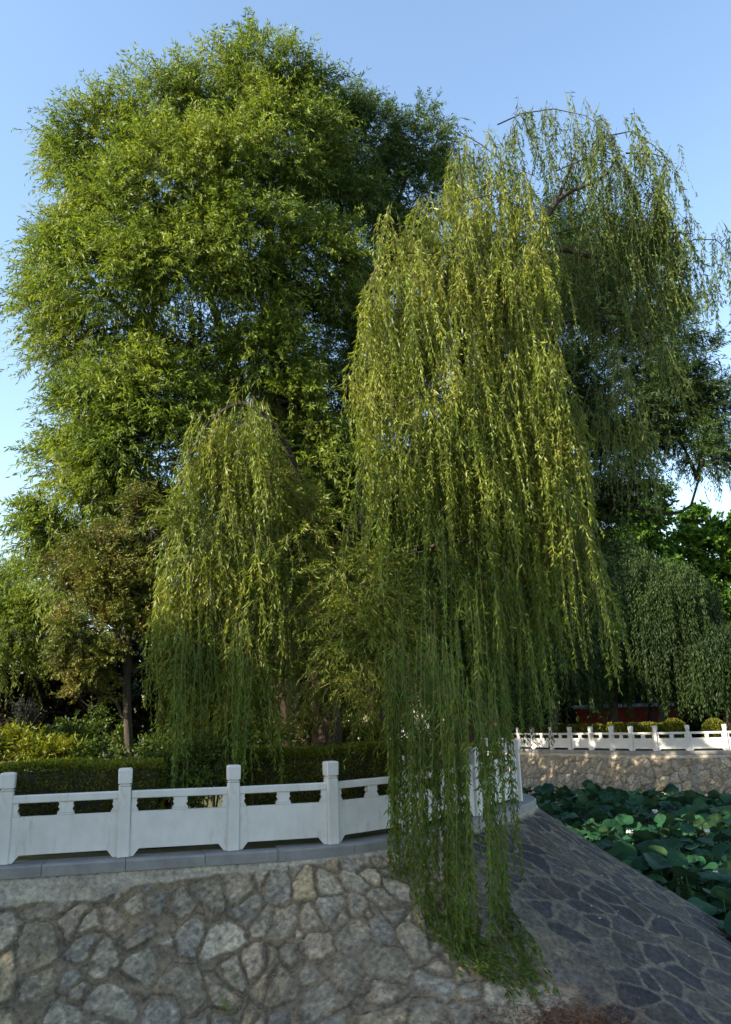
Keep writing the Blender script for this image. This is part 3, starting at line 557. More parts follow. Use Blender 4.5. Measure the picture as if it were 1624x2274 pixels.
# --- big upright willow (left and top)
A = []; A2 = []  # A2: shaded shoulder and recess of the crown, given darkened leaves
for b in [(585, 185, 19, 105, 88), (650, 215, 19, 85, 88), (600, 800, 17.9, 80, 80), (650, 900, 17.8, 80, 80), (540, 1000, 17.6, 70, 70), (700, 1020, 18, 80, 90), (480, 225, 18.5, 100, 95), (340, 265, 18.5, 100, 95), (235, 320, 18.4, 95, 95), (170, 400, 18.4, 75, 90), (640, 330, 18.5, 115, 120), (520, 370, 17.8, 120, 120), (400, 400, 17.5, 130, 120),
          (270, 480, 17.5, 110, 100), (165, 580, 18, 95, 90), (110, 680, 18, 62, 70), (250, 640, 17.3, 120, 105), (400, 590, 17, 130, 120), (560, 530, 17.4, 115, 120), (740, 270, 19.3, 70, 70), (830, 330, 20, 105, 105),
          (925, 320, 20.5, 70, 80), (900, 440, 20.5, 100, 100), (750, 450, 18.5, 95, 110), (710, 590, 18.4, 95, 95), (840, 560, 19.5, 100, 100), (940, 650, 20.3, 80, 110), (700, 740, 19.5, 90, 90), (590, 680, 18, 80, 80),
          (420, 760, 17.6, 90, 60), (830, 790, 20, 110, 110), (165, 760, 18, 80, 70), (280, 850, 17.3, 120, 90), (190, 930, 17.6, 100, 80), (360, 890, 17, 90, 80), (300, 980, 17, 120, 90), (150, 1050, 17.8, 80, 90), (230, 1100, 17.6, 110, 80), (130, 1170, 18, 80, 80),
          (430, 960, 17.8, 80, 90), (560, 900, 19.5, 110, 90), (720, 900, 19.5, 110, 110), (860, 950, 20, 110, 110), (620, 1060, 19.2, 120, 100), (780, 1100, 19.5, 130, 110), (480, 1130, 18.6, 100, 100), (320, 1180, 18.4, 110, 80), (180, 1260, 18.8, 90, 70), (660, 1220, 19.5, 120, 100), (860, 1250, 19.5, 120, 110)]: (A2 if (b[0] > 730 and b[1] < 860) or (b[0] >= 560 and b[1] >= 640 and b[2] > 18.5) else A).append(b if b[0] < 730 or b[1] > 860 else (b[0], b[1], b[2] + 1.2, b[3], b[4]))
upright_tree('willow_tree', 'tallest willow, broad upright yellow green crown filling the left and top of the view', (-1.9, 19, 0), W(620, 1080, 19), .36, A, 125, 'willow', 'willows on the near bank', seed=3, gap=-1.1, leaf=.155, wid=.032)

upright_tree('willow_tree', 'willow behind the weeping one, right shoulder and recess of the big crown, shade coloured into its leaves', (.2, 22, 0), W(800, 1100, 21.6), .3, A2, 105, 'shade_willow', 'willows on the near bank', seed=4, gap=-1.1, leaf=.15, wid=.03)

# --- weeping willow in front
rg = np.random.default_rng(5)
WB = (-.72, 15.7, 0)
WW = root('weeping_willow', WB, 'front weeping willow, long yellow green twigs trailing over the balustrade onto the slope', 'tree', 'willows on the near bank')
tr = MB(); lm = MB(); lf = MB(); st = MB()
forkw = W(705, 1290, 15.7)
tp = np.array([[WB[0] - .02, WB[1], -.15], [WB[0], WB[1], .3], W(735, 1560, 15.7), W(722, 1430, 15.7), forkw, W(700, 1150, 15.6)]); tp = spline(tp, .25)
tr_r = np.interp(np.linspace(0, 1, len(tp)), [0, .08, .3, 1], [.33, .26, .235, .17]); tube(tr, tp, tr_r * (1 + .05 * np.sin(np.arange(len(tp)) * 1.7)), 14)
def limb(*pts, r=(.12, .03)): p = spline([np.asarray(q) for q in pts], .3); tube(lm, p, np.linspace(r[0], r[1], len(p)), 8)
limb(forkw, W(860, 1080, 15.4), W(1040, 860, 15.2), W(1150, 640, 15.2), W(1235, 450, 15.3), W(1340, 395, 15.4), W(1390, 310, 15.5), r=(.16, .02))
limb(W(1235, 450, 15.3), W(1275, 350, 15.4), W(1290, 270, 15.5), r=(.05, .012)); limb(W(1150, 640, 15.2), W(1230, 555, 15.3), W(1330, 570, 15.4), W(1450, 520, 15.4), W(1560, 520, 15.4), r=(.07, .012))
limb(W(1040, 860, 15.2), W(1000, 600, 14.8), W(1040, 420, 14.5), W(1010, 300, 14.5), r=(.09, .012)); limb(W(1000, 640, 14.8), W(930, 520, 14.4), W(840, 580, 14.2), r=(.06, .012))
limb(W(860, 1080, 15.4), W(1000, 960, 14.6), W(1180, 880, 14.2), W(1300, 900, 14.4), r=(.08, .015)); limb(W(700, 1150, 15.6), W(640, 1000, 14.8), W(560, 900, 14.2), W(470, 930, 13.9), W(400, 1050, 13.8), r=(.09, .012))
limb(forkw, W(600, 1230, 14.8), W(480, 1200, 14.2), W(380, 1270, 13.9), r=(.07, .012)); limb(forkw, W(900, 1230, 14.6), W(1050, 1200, 14), W(1150, 1260, 13.9), r=(.08, .012))
limb(W(1040, 860, 15.2), W(1250, 720, 15.6), W(1400, 700, 15.8), W(1500, 780, 15.8), r=(.07, .012)); limb(W(1390, 340, 15.5), W(1480, 350, 15.5), W(1510, 420, 15.5), r=(.02, .008))
c = lambda *a, **k: curtain(lf, st, *a, rg, lim=lm, **k)
# right crown, top tiers
c([(1000, 330), (1020, 290), (1070, 320), (1120, 360), (1190, 390)], 14.7, .5, 22, 9, (2.6, 4.2))
c([(905, 520), (950, 465), (1010, 450), (1090, 430), (1190, 470), (1215, 520)], 14.2, .6, 36, 11, (2.6, 4.6))
c([(820, 640), (835, 590), (880, 560), (960, 560), (1060, 560), (1180, 600)], 13.9, .6, 36, 10, (2.4, 4.3))
c([(815, 720), (860, 690), (960, 700), (1080, 720), (1190, 760), (1240, 800)], 14.3, .6, 34, 8, (2.4, 4))
c([(790, 950), (840, 900), (900, 880), (980, 880)], 13.6, .4, 20, 9, (1.8, 3.2))
c([(960, 860), (1060, 830), (1150, 800), (1230, 830), (1265, 900)], 13.9, .6, 40, 11, (2.8, 4.2))
c([(1000, 1000), (1100, 1000), (1180, 980), (1240, 1000), (1275, 1060)], 14.2, .6, 26, 9, (2.0, 3.6))
c([(1080, 1020), (1100, 1010), (1115, 1030)], 13.3, .05, 3, 9, (2.2, 2.5), tw=.07)
c([(1000, 560), (1100, 520), (1200, 560)], 15., .35, 16, 10, (3, 5)); c([(1020, 800), (1120, 780), (1220, 820)], 15., .35, 14, 10, (3, 4.6))
dlf = MB(); dst = MB(); dlm = MB(); cr = lambda *a, **k: curtain(dlf, dst, *a, rg, lim=dlm, **k)  # right-hand curtains kept apart to take the shade-coloured leaf
# sparse outer right
cr([(1105, 275), (1160, 250), (1230, 240), (1300, 255), (1350, 290)], 15.5, .5, 30, 6, (1.2, 3.4), per_m=30)
cr([(1350, 300), (1400, 290), (1450, 320), (1500, 370)], 15.6, .5, 20, 6, (1.4, 3.6), per_m=30)
cr([(1230, 380), (1300, 350), (1370, 360), (1440, 410), (1500, 480)], 15.6, .6, 34, 8, (1.6, 3.8), per_m=32)
cr([(1490, 570), (1540, 530), (1590, 530), (1622, 560)], 15.3, .3, 14, 7, (1.1, 2.4), per_m=32)
cr([(1220, 520), (1300, 500), (1400, 500), (1480, 560)], 15.8, .6, 26, 9, (2.0, 3.8))
cr([(1220, 700), (1320, 690), (1420, 700), (1500, 780)], 15.9, .6, 12, 9, (2.0, 3.0))
cr([(1300, 880), (1360, 850), (1400, 900)], 15.2, .4, 9, 9, (2.4, 3.4))
tlf = MB(); cl = lambda *a, **k: curtain(tlf, st, *a, rg, lim=lm, **k)
# middle and lower curtains
cl([(800, 1060), (880, 1040), (980, 1060), (1080, 1060), (1180, 1080), (1260, 1150)], 14.3, .5, 22, 8, (2.0, 3.8))
cl([(850, 1240), (950, 1220), (1060, 1230), (1180, 1240)], 14., .5, 13, 8, (2.0, 3.2))
cl([(1060, 1300), (1150, 1270), (1220, 1290)], 14.9, .4, 14, 8, (2.0, 2.6))
# left lower lobe
c([(400, 1075), (430, 1000), (460, 940), (520, 890), (560, 890), (590, 930)], 13.9, .4, 30, 10, (1.6, 3.2))
c([(470, 960), (530, 940), (580, 970), (620, 1060)], 14.4, .4, 18, 8, (1.6, 3.0))
c([(380, 1300), (405, 1240), (450, 1200), (520, 1170), (580, 1180), (620, 1230)], 13.8, .4, 30, 10, (1.6, 3.0))
c([(380, 1380), (450, 1330), (540, 1330), (600, 1360)], 14.1, .4, 24, 9, (1.8, 2.7))
c([(390, 1500), (440, 1450), (500, 1440), (550, 1470)], 13.9, .25, 14, 8, (1.4, 1.95))
c([(700, 1260), (760, 1230), (830, 1260)], 14.9, .4, 12, 8, (1.6, 2.6))
# twiggy lit sprays beside the trunk
for (px, py, d, rx, ry, n) in [(800, 1290, 14.2, 80, 50, 260), (850, 1380, 14, 80, 70, 320), (780, 1450, 14.4, 70, 70, 240), (690, 1500, 14.7, 50, 30, 110), (880, 1500, 14.2, 80, 80, 260), (730, 1350, 14.9, 50, 60, 110), (670, 1180, 14.6, 70, 70, 200), (640, 1330, 14.4, 50, 70, 170), (600, 1080, 14.6, 60, 60, 170), (440, 1180, 14.1, 60, 60, 140), (560, 1260, 14.6, 80, 80, 160), (500, 1500, 14.5, 80, 60, 140), (600, 1480, 14.6, 70, 70, 150)]:
    C = W(px, py, d); Rd = np.array([rx, (rx + ry) / 2, ry]) * ((C - EYE) @ fw) / 1800; S, D, L = twig_clump(C, Rd, n, rg, .2); leafy(lf, st, S, D, L, 17, .12, .02, 1.3, rg=rg)
# the long twigs that reach the bank and lie down the slope
gS = nP[::6, ::4]; gq = gS.reshape(-1, 3) - EYE; gz = gq @ fw; gX = CX + F * (gq @ cR) / gz; gY = CY - F * (gq @ cU) / gz; gw = gS.shape[1]
def on_slope(px, py):
    k = int(np.argmin((gX - px) ** 2 + (gY - py) ** 2)); return (k // gw) * 6, (k % gw) * 4
def surf(i, j):
    i = int(np.clip(round(i), 0, nP.shape[0] - 1)); j = int(np.clip(round(j), 0, nP.shape[1] - 1)); return nP[i, j]
def land(px, py, ex, ey, top_y, n, jx=22, jy=35):
    """twigs come down at the spot seen at (px, py) and run on down the stones towards (ex, ey)"""
    for _ in range(n):
        i0, j0 = on_slope(px + rg.normal(0, jx), py + rg.normal(0, jy)); i1, j1 = on_slope(ex + rg.normal(0, jx * 1.3), ey + rg.normal(0, jy * .6)); p0 = surf(i0, j0)
        ztop = W(px, top_y + rg.normal(0, 50), p0[1])[2]; nn = 12; hang = np.stack([np.full(nn, p0[0]), np.full(nn, p0[1]), np.linspace(ztop, p0[2] + .10, nn)], 1)
        ph = rg.uniform(0, 6); hang[:, 0] += .08 * np.sin(np.linspace(0, 3, nn) + ph); hang[:, 1] += .05 * np.cos(np.linspace(0, 4, nn) + ph); hang[-1, :2] = p0[:2]
        fr = rg.uniform(.15, 1.0) ** .8; lay = [surf(i0 + (i1 - i0) * q, j0 + (j1 - j0) * q) + np.array([.01, -.02, .06]) for q in np.linspace(.1, 1, 8) * fr]
        path_leaves(tlf, st, np.vstack([hang, lay]), rg, .13 * rg.uniform(.8, 1.2), .024, 36 * rg.uniform(.7, 1.2), .004)
def hang_to(px, py, top_y, d, n, jx=16, jy=60):
    for _ in range(n):
        x = px + rg.normal(0, jx); dd = d + rg.normal(0, .12); a = W(x, top_y + rg.normal(0, 40), dd); b = W(x, py + rg.normal(0, jy) - abs(rg.normal(0, jy * .6)), dd); z = np.linspace(a[2], b[2], 12)
        p = np.stack([np.full(12, a[0]) + .05 * np.sin(np.linspace(0, 3, 12) + x), np.full(12, a[1]), z], 1); path_leaves(tlf, st, p, rg, .13 * rg.uniform(.8, 1.2), .024, 36 * rg.uniform(.7, 1.2), .004)
for (px, py, n) in [(866, 1960, 10), (884, 1985, 11), (900, 1930, 7), (872, 1800, 8)]: hang_to(px, py, 1480, 12.9, n, 7)
for (px, py, ex, ey, n, t0) in [(938, 2030, 1050, 2150, 8, 1480), (955, 2045, 1075, 2200, 10, 1480), (1000, 2070, 1110, 2190, 13, 1460), (1022, 2085, 1150, 2225, 15, 1480), (1045, 2085, 1195, 2235, 13, 1500), (985, 2010, 1030, 2090, 7, 1450), (1098, 2045, 1190, 2215, 9, 1560), (1116, 2050, 1222, 2248, 12, 1560)]: land(px, py, ex, ey, t0, n, 7, 30)
for (px, py, d, n) in [(950, 1880, 13.2, 6), (1012, 1900, 13.2, 8), (1050, 1930, 13.2, 7), (1110, 1930, 13.6, 7), (1092, 1720, 13.7, 6), (1060, 1700, 13.5, 5)]: hang_to(px, py, 1380, d, n, 8)
hang_to(1190, 1620, 1350, 14.2, 6, 12, 40); hang_to(925, 1640, 1300, 13.4, 6, 22, 60); hang_to(1030, 1640, 1200, 13.4, 7, 50, 60); hang_to(1150, 1500, 1250, 13.8, 8, 40, 60)
hang_to(410, 1740, 1440, 13.1, 14, 18, 50); hang_to(535, 1745, 1440, 13.2, 16, 14, 40); hang_to(470, 1650, 1420, 13.4, 8, 30, 40)
tlf.build('trailing_twigs', M['trail'], WW)
tr.build('trunk', M['bark'], WW, True); lm.build('branch', M['limb'], WW, True); lf.build('crown', M['weep'], WW); st.build('hanging_twigs', M['weep_stem'], WW)

# --- willow behind on the right, leaning over the pond; leaves darkened to carry shade
upright_tree('willow_tree', 'willow with leaves darkened as shade, whose boughs reach out to the right edge above the pond', (2.0, 22.5, 0), W(1180, 1150, 22.5), .28,
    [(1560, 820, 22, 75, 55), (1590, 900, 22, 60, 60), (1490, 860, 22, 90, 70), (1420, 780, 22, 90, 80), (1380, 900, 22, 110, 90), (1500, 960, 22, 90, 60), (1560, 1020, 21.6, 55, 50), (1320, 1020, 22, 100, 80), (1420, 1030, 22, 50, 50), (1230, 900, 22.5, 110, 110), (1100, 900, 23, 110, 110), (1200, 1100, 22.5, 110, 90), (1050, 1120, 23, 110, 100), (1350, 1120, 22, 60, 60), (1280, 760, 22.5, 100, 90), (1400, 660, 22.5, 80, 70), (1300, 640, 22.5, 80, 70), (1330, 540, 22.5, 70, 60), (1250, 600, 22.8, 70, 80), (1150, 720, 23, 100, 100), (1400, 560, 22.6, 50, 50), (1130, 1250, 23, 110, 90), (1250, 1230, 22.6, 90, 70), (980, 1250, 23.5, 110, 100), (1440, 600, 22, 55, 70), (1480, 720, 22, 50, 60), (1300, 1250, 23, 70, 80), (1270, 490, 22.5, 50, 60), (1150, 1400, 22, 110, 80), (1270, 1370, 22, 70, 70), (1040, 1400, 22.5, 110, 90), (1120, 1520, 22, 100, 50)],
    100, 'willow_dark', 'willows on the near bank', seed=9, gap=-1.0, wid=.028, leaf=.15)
DT = bpy.data.objects['willow_tree.002']; dlf.build('weeping_crown', M['shade_weep'], DT); dst.build('hanging_twigs', M['weep_stem'], DT); dlm.build('weeping_boughs', M['limb'], DT, True)  # front willow's right curtains hung on this tree, leaves darkened for shade
# --- small juniper, left
upright_tree('juniper_tree', 'small juniper with thin straight trunk and patchy brownish green foliage at the left', W(300, 1690, 15.4) * [1, 1, 0], W(292, 1300, 15.4), .085,
    [(285, 1150, 15.4, 55, 50), (225, 1190, 15.3, 60, 50), (170, 1240, 15.4, 50, 45), (330, 1200, 15.5, 50, 60), (240, 1290, 15.2, 75, 55), (320, 1310, 15.3, 55, 60), (160, 1320, 15.3, 60, 50), (200, 1390, 15.1, 75, 45), (310, 1400, 15.3, 60, 50), (245, 1460, 15.2, 65, 40), (180, 1450, 15.2, 40, 35), (200, 1540, 15.1, 36, 22)],
    330, 'juniper', None, per=26, leaf=.075, wid=.022, seed=12, gap=.1, barkm='bark2', droop=.5, up=.55, ln=(.25, .5))
jb = bpy.data.objects['juniper_tree']; sb_ = MB(); bp0 = W(300, 1668, 15.4); tube(sb_, [bp0, bp0 + [0, 0, .03]], [.098, .098], 12); sb_.build('straw_band', M['string'], jb)

# --- background on the left: willow foliage and purple leaved shrubs
upright_tree('willow_tree', 'smaller willow at the left edge behind the juniper, loose light green twigs', (-11.6, 22, 0), W(-60, 1400, 22), .16,
    [(20, 1310, 21.5, 60, 45), (80, 1350, 21, 70, 45), (-40, 1330, 22, 70, 60), (30, 1390, 21, 80, 45), (100, 1420, 21, 50, 35), (-50, 1420, 21.5, 70, 60), (20, 1450, 21, 60, 30), (135, 1360, 21.5, 45, 50), (-130, 1380, 22, 80, 90)], 190, 'willow', 'background trees on the left', seed=15, gap=-.9)
for i, (px, py, d, rx, ry, lb) in enumerate([(60, 1560, 24, 110, 120, 'dark purple leaved tree at the left edge behind the low golden plants'), (190, 1560, 25, 80, 130, 'dark purple leaved tree just left of the juniper trunk'), (-120, 1540, 24, 120, 130, 'dark purple leaved tree outside the left edge')]):
    b = W(px, 1640, d); b[2] = 0
    upright_tree('purple_tree', lb, b, W(px, 1600, d), .07, [(px, py - 50, d, rx, ry * .6), (px - 10, py + 40, d - .4, rx, ry * .5)], 95, 'purple', 'purple leaved trees', per=14, leaf=.14, wid=.09, seed=30 + i, limbs=False, droop=.4)
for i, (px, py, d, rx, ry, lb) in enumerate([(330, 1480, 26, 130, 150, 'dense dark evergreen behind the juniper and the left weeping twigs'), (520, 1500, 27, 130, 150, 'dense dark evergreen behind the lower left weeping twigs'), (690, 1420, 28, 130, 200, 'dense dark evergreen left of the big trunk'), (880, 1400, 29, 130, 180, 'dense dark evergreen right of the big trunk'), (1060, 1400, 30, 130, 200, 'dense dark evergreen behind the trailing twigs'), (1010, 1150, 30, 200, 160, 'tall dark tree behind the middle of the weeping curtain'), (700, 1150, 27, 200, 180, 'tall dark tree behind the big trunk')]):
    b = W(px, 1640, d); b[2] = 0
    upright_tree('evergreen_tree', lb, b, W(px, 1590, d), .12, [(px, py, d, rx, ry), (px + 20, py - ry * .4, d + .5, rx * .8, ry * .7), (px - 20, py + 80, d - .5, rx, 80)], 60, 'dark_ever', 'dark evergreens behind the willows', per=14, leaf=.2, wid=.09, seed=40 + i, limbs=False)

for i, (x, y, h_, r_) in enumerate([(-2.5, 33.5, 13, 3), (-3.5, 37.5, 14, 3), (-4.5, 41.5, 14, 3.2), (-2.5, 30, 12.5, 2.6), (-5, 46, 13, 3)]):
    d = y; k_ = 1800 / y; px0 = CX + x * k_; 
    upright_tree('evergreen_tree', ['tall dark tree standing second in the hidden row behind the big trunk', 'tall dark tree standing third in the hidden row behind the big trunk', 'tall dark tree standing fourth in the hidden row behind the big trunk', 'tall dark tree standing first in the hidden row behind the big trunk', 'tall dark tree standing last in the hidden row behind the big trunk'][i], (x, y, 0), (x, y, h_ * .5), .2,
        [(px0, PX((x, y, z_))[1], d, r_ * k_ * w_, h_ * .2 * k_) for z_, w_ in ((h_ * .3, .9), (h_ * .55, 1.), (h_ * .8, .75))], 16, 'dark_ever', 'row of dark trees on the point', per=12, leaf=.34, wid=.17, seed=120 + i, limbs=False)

# --- far bank: weeping willows, broadleaf trees
def far_weeping(name, label, px, py0, rx, d, h_base, seed, n):
    rg = np.random.default_rng(seed); b = W(px, 1610, d); b[2] = 0; r0 = root(name, b, label, 'tree', 'weeping willows on the far bank'); s = ((W(px, py0, d) - EYE) @ fw) / 1800
    tr = MB(); top = W(px + 12, py0 + 90, d); tube(tr, trunk_path(b - [0, 0, .1], top, wob=.18), np.linspace(.3, .12, 10), 9)
    lf = MB(); lm = MB(); Cc = W(px, py0 + rx * .9, d)
    for k in range(n):
        a = rg.uniform(0, 6.28); q = rg.random() ** .5; x = math.cos(a) * q; y = math.sin(a) * q; z = math.sqrt(max(0, 1 - q * q)) * rg.uniform(.2, 1)
        P0 = Cc + np.array([x * rx * s, y * rx * s * .8, z * rx * s * .9])
        if k % 22 == 0: tube(lm, bez(top, (top + P0) / 2 + [0, 0, .5], P0, 6), np.linspace(.07, .02, 6), 5)
        L = rg.uniform(1.5, 4.2) if q < .8 else rg.uniform(2.5, 7.5); L = min(L, P0[2] - h_base - rg.uniform(0, 1.2))
        if L < .5: continue
        m_ = 6; tops = P0 + rg.normal(0, .22, (m_, 3)) 
        for t0 in tops:
            LL = L * rg.uniform(.6, 1.05); N = int(LL * 14); q_ = rg.random(N) * LL; Pp = t0 + np.array([0, 0, -1.]) * q_[:, None] + rg.normal(0, .03, (N, 3)); D = np.array([0, 0, -1.]) + nrm(rg.normal(size=(N, 3))) * .6
            leaves(lf, Pp, D, .20 * rg.uniform(.7, 1.3, N), .055)
    tr.build('trunk', M['bark2'], r0, True); lm.build('branch', M['limb'], r0, True); lf.build('crown', M['far_weep'], r0); print('far', lf.n // 4)
for i, a in enumerate([(1230, 1290, 105, 47.5, 1.5, 'far bank weeping willow immediately left of the slim trunk by the red wall'), (1350, 1190, 120, 48.5, 1.9, 'weeping willow on the far bank with a slim visible trunk beside the red wall'), (1470, 1240, 110, 47.5, 1.4, 'weeping willow on the far bank whose twigs hide the middle of the red wall'), (1600, 1380, 100, 46, 1.5, 'far bank low weeping willow at the right edge above the round bush'), (1120, 1300, 100, 52, 1.4, 'weeping willow on the far bank mostly hidden by the trailing near twigs')]):
    far_weeping('weeping_willow', a[5], a[0], a[1], a[2], a[3], a[4], 60 + i, 800)
for i, (b, blobs, lb) in enumerate([(1590, [(1570, 1180, 56, 60, 55), (1610, 1240, 56, 70, 60), (1540, 1230, 55, 60, 50), (1500, 1260, 55, 45, 45), (1580, 1310, 55, 80, 60), (1650, 1200, 57, 60, 70), (1530, 1330, 55, 60, 60), (1600, 1400, 56, 80, 80)], 'bright green broadleaf tree with round crown top at the far right edge'),
        (1440, [(1440, 1130, 53, 60, 45), (1400, 1170, 53, 60, 50), (1460, 1180, 53, 50, 45), (1380, 1230, 53, 70, 60), (1450, 1250, 53, 60, 60), (1330, 1180, 54, 60, 60), (1400, 1330, 54, 90, 80), (1280, 1250, 54, 80, 80)], 'green broadleaf tree rising behind the far weeping willows, left of the brightest one')]):
    bb = W(b, 1600, blobs[0][2]); bb[2] = 0
    upright_tree('broadleaf_tree', lb, bb, W(b, 1420, blobs[0][2]), .25, blobs, 20, 'broad', 'broadleaf trees on the far bank', per=16, leaf=.27, wid=.19, seed=80 + i, gap=-1.2, barkm='bark2', ln=(.6, 1.3), droop=.5)
for i, (px, py, d, rx, ry, lb) in enumerate([(1250, 1480, 60, 120, 110, 'dark evergreen far behind the pond, left of the red wall'), (1420, 1450, 66, 120, 130, 'dark evergreen far behind the red wall, left'), (1560, 1460, 66, 70, 110, 'dark evergreen far behind the red wall, centre'), (1680, 1440, 64, 90, 140, 'dark evergreen far behind the red wall at the right edge'), (1100, 1450, 62, 120, 130, 'dark evergreen far behind the channel')]):
    b = W(px, 1600, d); b[2] = 0
    upright_tree('evergreen_tree', lb, b, W(px, 1560, d), .2, [(px, py, d, rx, ry), (px, py + 60, d, rx, ry * .7)], 20, 'dark_ever', 'dark evergreens on the far bank', per=12, leaf=.5, wid=.25, seed=90 + i, limbs=False, ln=(.8, 1.4))

# --- trees standing outside the frame on the left, which shade the embankment
def side_tree(x, y, h, r, seed, lb, n=1900, zl=.3):
    r0 = root('willow_tree', (x, y, 0), lb, 'tree', 'trees on the bank left of the view'); rg = np.random.default_rng(seed); tr = MB(); tube(tr, trunk_path((x, y, -.1), (x, y, h * .6)), np.linspace(.25, .12, 10), 9); tr.build('trunk', M['bark'], r0, True)
    lf = MB(); lm = MB(); zl = 6.0 if r < 1.7 else zl; Rd = np.array([r, r, (h - zl) / 2]); C = np.array([x, y, (h + zl) / 2]); S, D, L = twig_clump(C, Rd, n, rg, ln=(.7, 1.2), lo=.1); leafy(lf, lm, S, D, L, 12, .3, .12, rg=rg)
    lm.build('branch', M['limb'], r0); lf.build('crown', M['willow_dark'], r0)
SIDE = [(-12.8, 2.2, 8.5, 2.4), (-13.2, 5.7, 14.0, 2.7), (-13.2, 8.0, 9.2, 1.1), (-14.5, -1.2, 8.5, 2.4), (-16.6, 3.4, 10.0, 2.6)]
for i, a in enumerate(SIDE): side_tree(*a, 100 + i, ['bushy willow outside the left edge, nearest the pond corner', 'bushy willow outside the left edge, middle of the row', 'low bushy willow outside the left edge beside the hedge', 'bushy willow outside the left edge, closest to the viewer', 'bushy willow outside the left edge, set back behind the row'][i])

# ------------------------------------------------------------------ hedges, shrubs, low plants
def hedge(name, label, cat, p0, p1, w, h0, h1, lm_, seed, n, leaf=.045, wid=.026, group=None, rnd=.08):
    rg = np.random.default_rng(seed); p0 = np.array([*p0, 0.]); p1 = np.array([*p1, 0.]); ax = nrm(p1 - p0); L = np.linalg.norm(p1 - p0); ay = np.array([-ax[1], ax[0], 0]); r0 = root(name, (p0 + p1) / 2, label, cat, group)
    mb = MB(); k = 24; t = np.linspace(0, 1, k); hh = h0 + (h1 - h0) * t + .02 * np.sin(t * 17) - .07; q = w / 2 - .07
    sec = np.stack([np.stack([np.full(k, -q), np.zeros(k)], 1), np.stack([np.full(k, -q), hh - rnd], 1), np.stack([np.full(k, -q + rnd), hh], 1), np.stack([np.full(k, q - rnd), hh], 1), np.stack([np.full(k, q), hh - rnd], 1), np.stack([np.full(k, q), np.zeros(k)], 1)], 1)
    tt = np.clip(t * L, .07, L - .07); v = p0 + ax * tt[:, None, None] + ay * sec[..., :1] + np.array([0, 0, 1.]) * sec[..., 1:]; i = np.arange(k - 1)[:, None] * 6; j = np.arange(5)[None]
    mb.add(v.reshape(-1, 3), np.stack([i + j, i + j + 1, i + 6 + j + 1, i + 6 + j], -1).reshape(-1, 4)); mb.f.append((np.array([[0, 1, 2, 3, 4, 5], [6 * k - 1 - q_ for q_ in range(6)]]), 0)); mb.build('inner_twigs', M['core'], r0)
    area = [L * h0, L * w, L * h0, w * h0, w * h0]; c = rg.choice(5, n, p=np.array(area) / sum(area)); a = rg.random(n); b = rg.random(n); dp = np.abs(rg.normal(0, .028, n)) - .01; H = h0 + (h1 - h0) * a
    lump = .025 * np.sin(a * L * 3.1 + b * 4) + .02 * np.sin(a * L * 7.7 + b * 9)
    X = np.where(c < 3, a * L, np.where(c == 3, dp, L - dp)); Y = np.where(c == 0, -w / 2 + dp + lump, np.where(c == 2, w / 2 - dp, (b - .5) * w)); Y = np.where(c > 2, (a - .5) * w, Y); Z = np.where(c == 1, H - dp + lump + np.abs(rg.normal(0, .018, n)), b * H * .98)
    N = np.stack([np.where(c == 3, -1, np.where(c == 4, 1, 0)), np.where(c == 0, -1, np.where(c == 2, 1, 0)), np.where(c == 1, 1, .25)], 1); lo = p0 + ax * X[:, None] + ay * Y[:, None] + np.array([0, 0, 1.]) * Z[:, None]
    Nw = N[:, :1] * ax + N[:, 1:2] * ay + N[:, 2:] * np.array([0, 0, 1.]); D = Nw * .7 + rg.normal(0, .6, (n, 3)) + [0, 0, .3]
    lf = MB(); leaves(lf, lo, D, leaf * rg.uniform(.6, 1.3, n), wid); lf.build('foliage', M[lm_], r0)
    if leaf < .06:  # yellow leaves along the top imitate sunlight on the hedge
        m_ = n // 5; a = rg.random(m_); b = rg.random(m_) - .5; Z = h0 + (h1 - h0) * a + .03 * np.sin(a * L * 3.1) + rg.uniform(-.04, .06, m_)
        P = p0 + ax * (a * L)[:, None] + ay * (b * w)[:, None] + np.array([0, 0, 1.]) * Z[:, None]; lf = MB(); leaves(lf, P, rg.normal(0, .5, (m_, 3)) + [-.3, -.3, .8], .062 * rg.uniform(.6, 1.3, m_), .028); lf.build('sunlit_top_leaves', M['yshrub'], r0)
hedge('clipped_hedge', 'long clipped box hedge behind the left part of the near balustrade, golden top leaves coloured as sunlight', 'hedge', (-9.5, 12.7), (-3.35, 13.75), 1.2, 1.22, 1.2, 'hedge', 1, 60000, group='clipped hedges by the near balustrade')
hedge('clipped_hedge', 'dark clipped hedge in front of the big willow trunk, thin top edge coloured as sunlight', 'hedge', (-2.45, 14.55), (.9, 15.75), 1.2, 1.27, 1.3, 'hedge', 2, 46000, group='clipped hedges by the near balustrade')
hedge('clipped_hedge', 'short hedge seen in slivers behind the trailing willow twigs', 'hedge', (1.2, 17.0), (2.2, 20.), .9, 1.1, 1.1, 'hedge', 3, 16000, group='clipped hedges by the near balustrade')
fh_ = [((5.2, 56.5), (9.2, 51.0)), ((9.7, 50.2), (12.9, 46.2)), ((13.2, 45.9), (15.2, 43.7))]
for i, (a, b) in enumerate(fh_): hedge('clipped_hedge', ['far clipped hedge behind the leftmost visible far posts', 'far clipped hedge between the slim willow trunk and the left posts', 'far clipped hedge nearest the left ball bush'][i], 'hedge', a, b, 1.3, 1.25, 1.2, 'hedge', 10 + i, 9000, .12, .08, group='far clipped hedges')
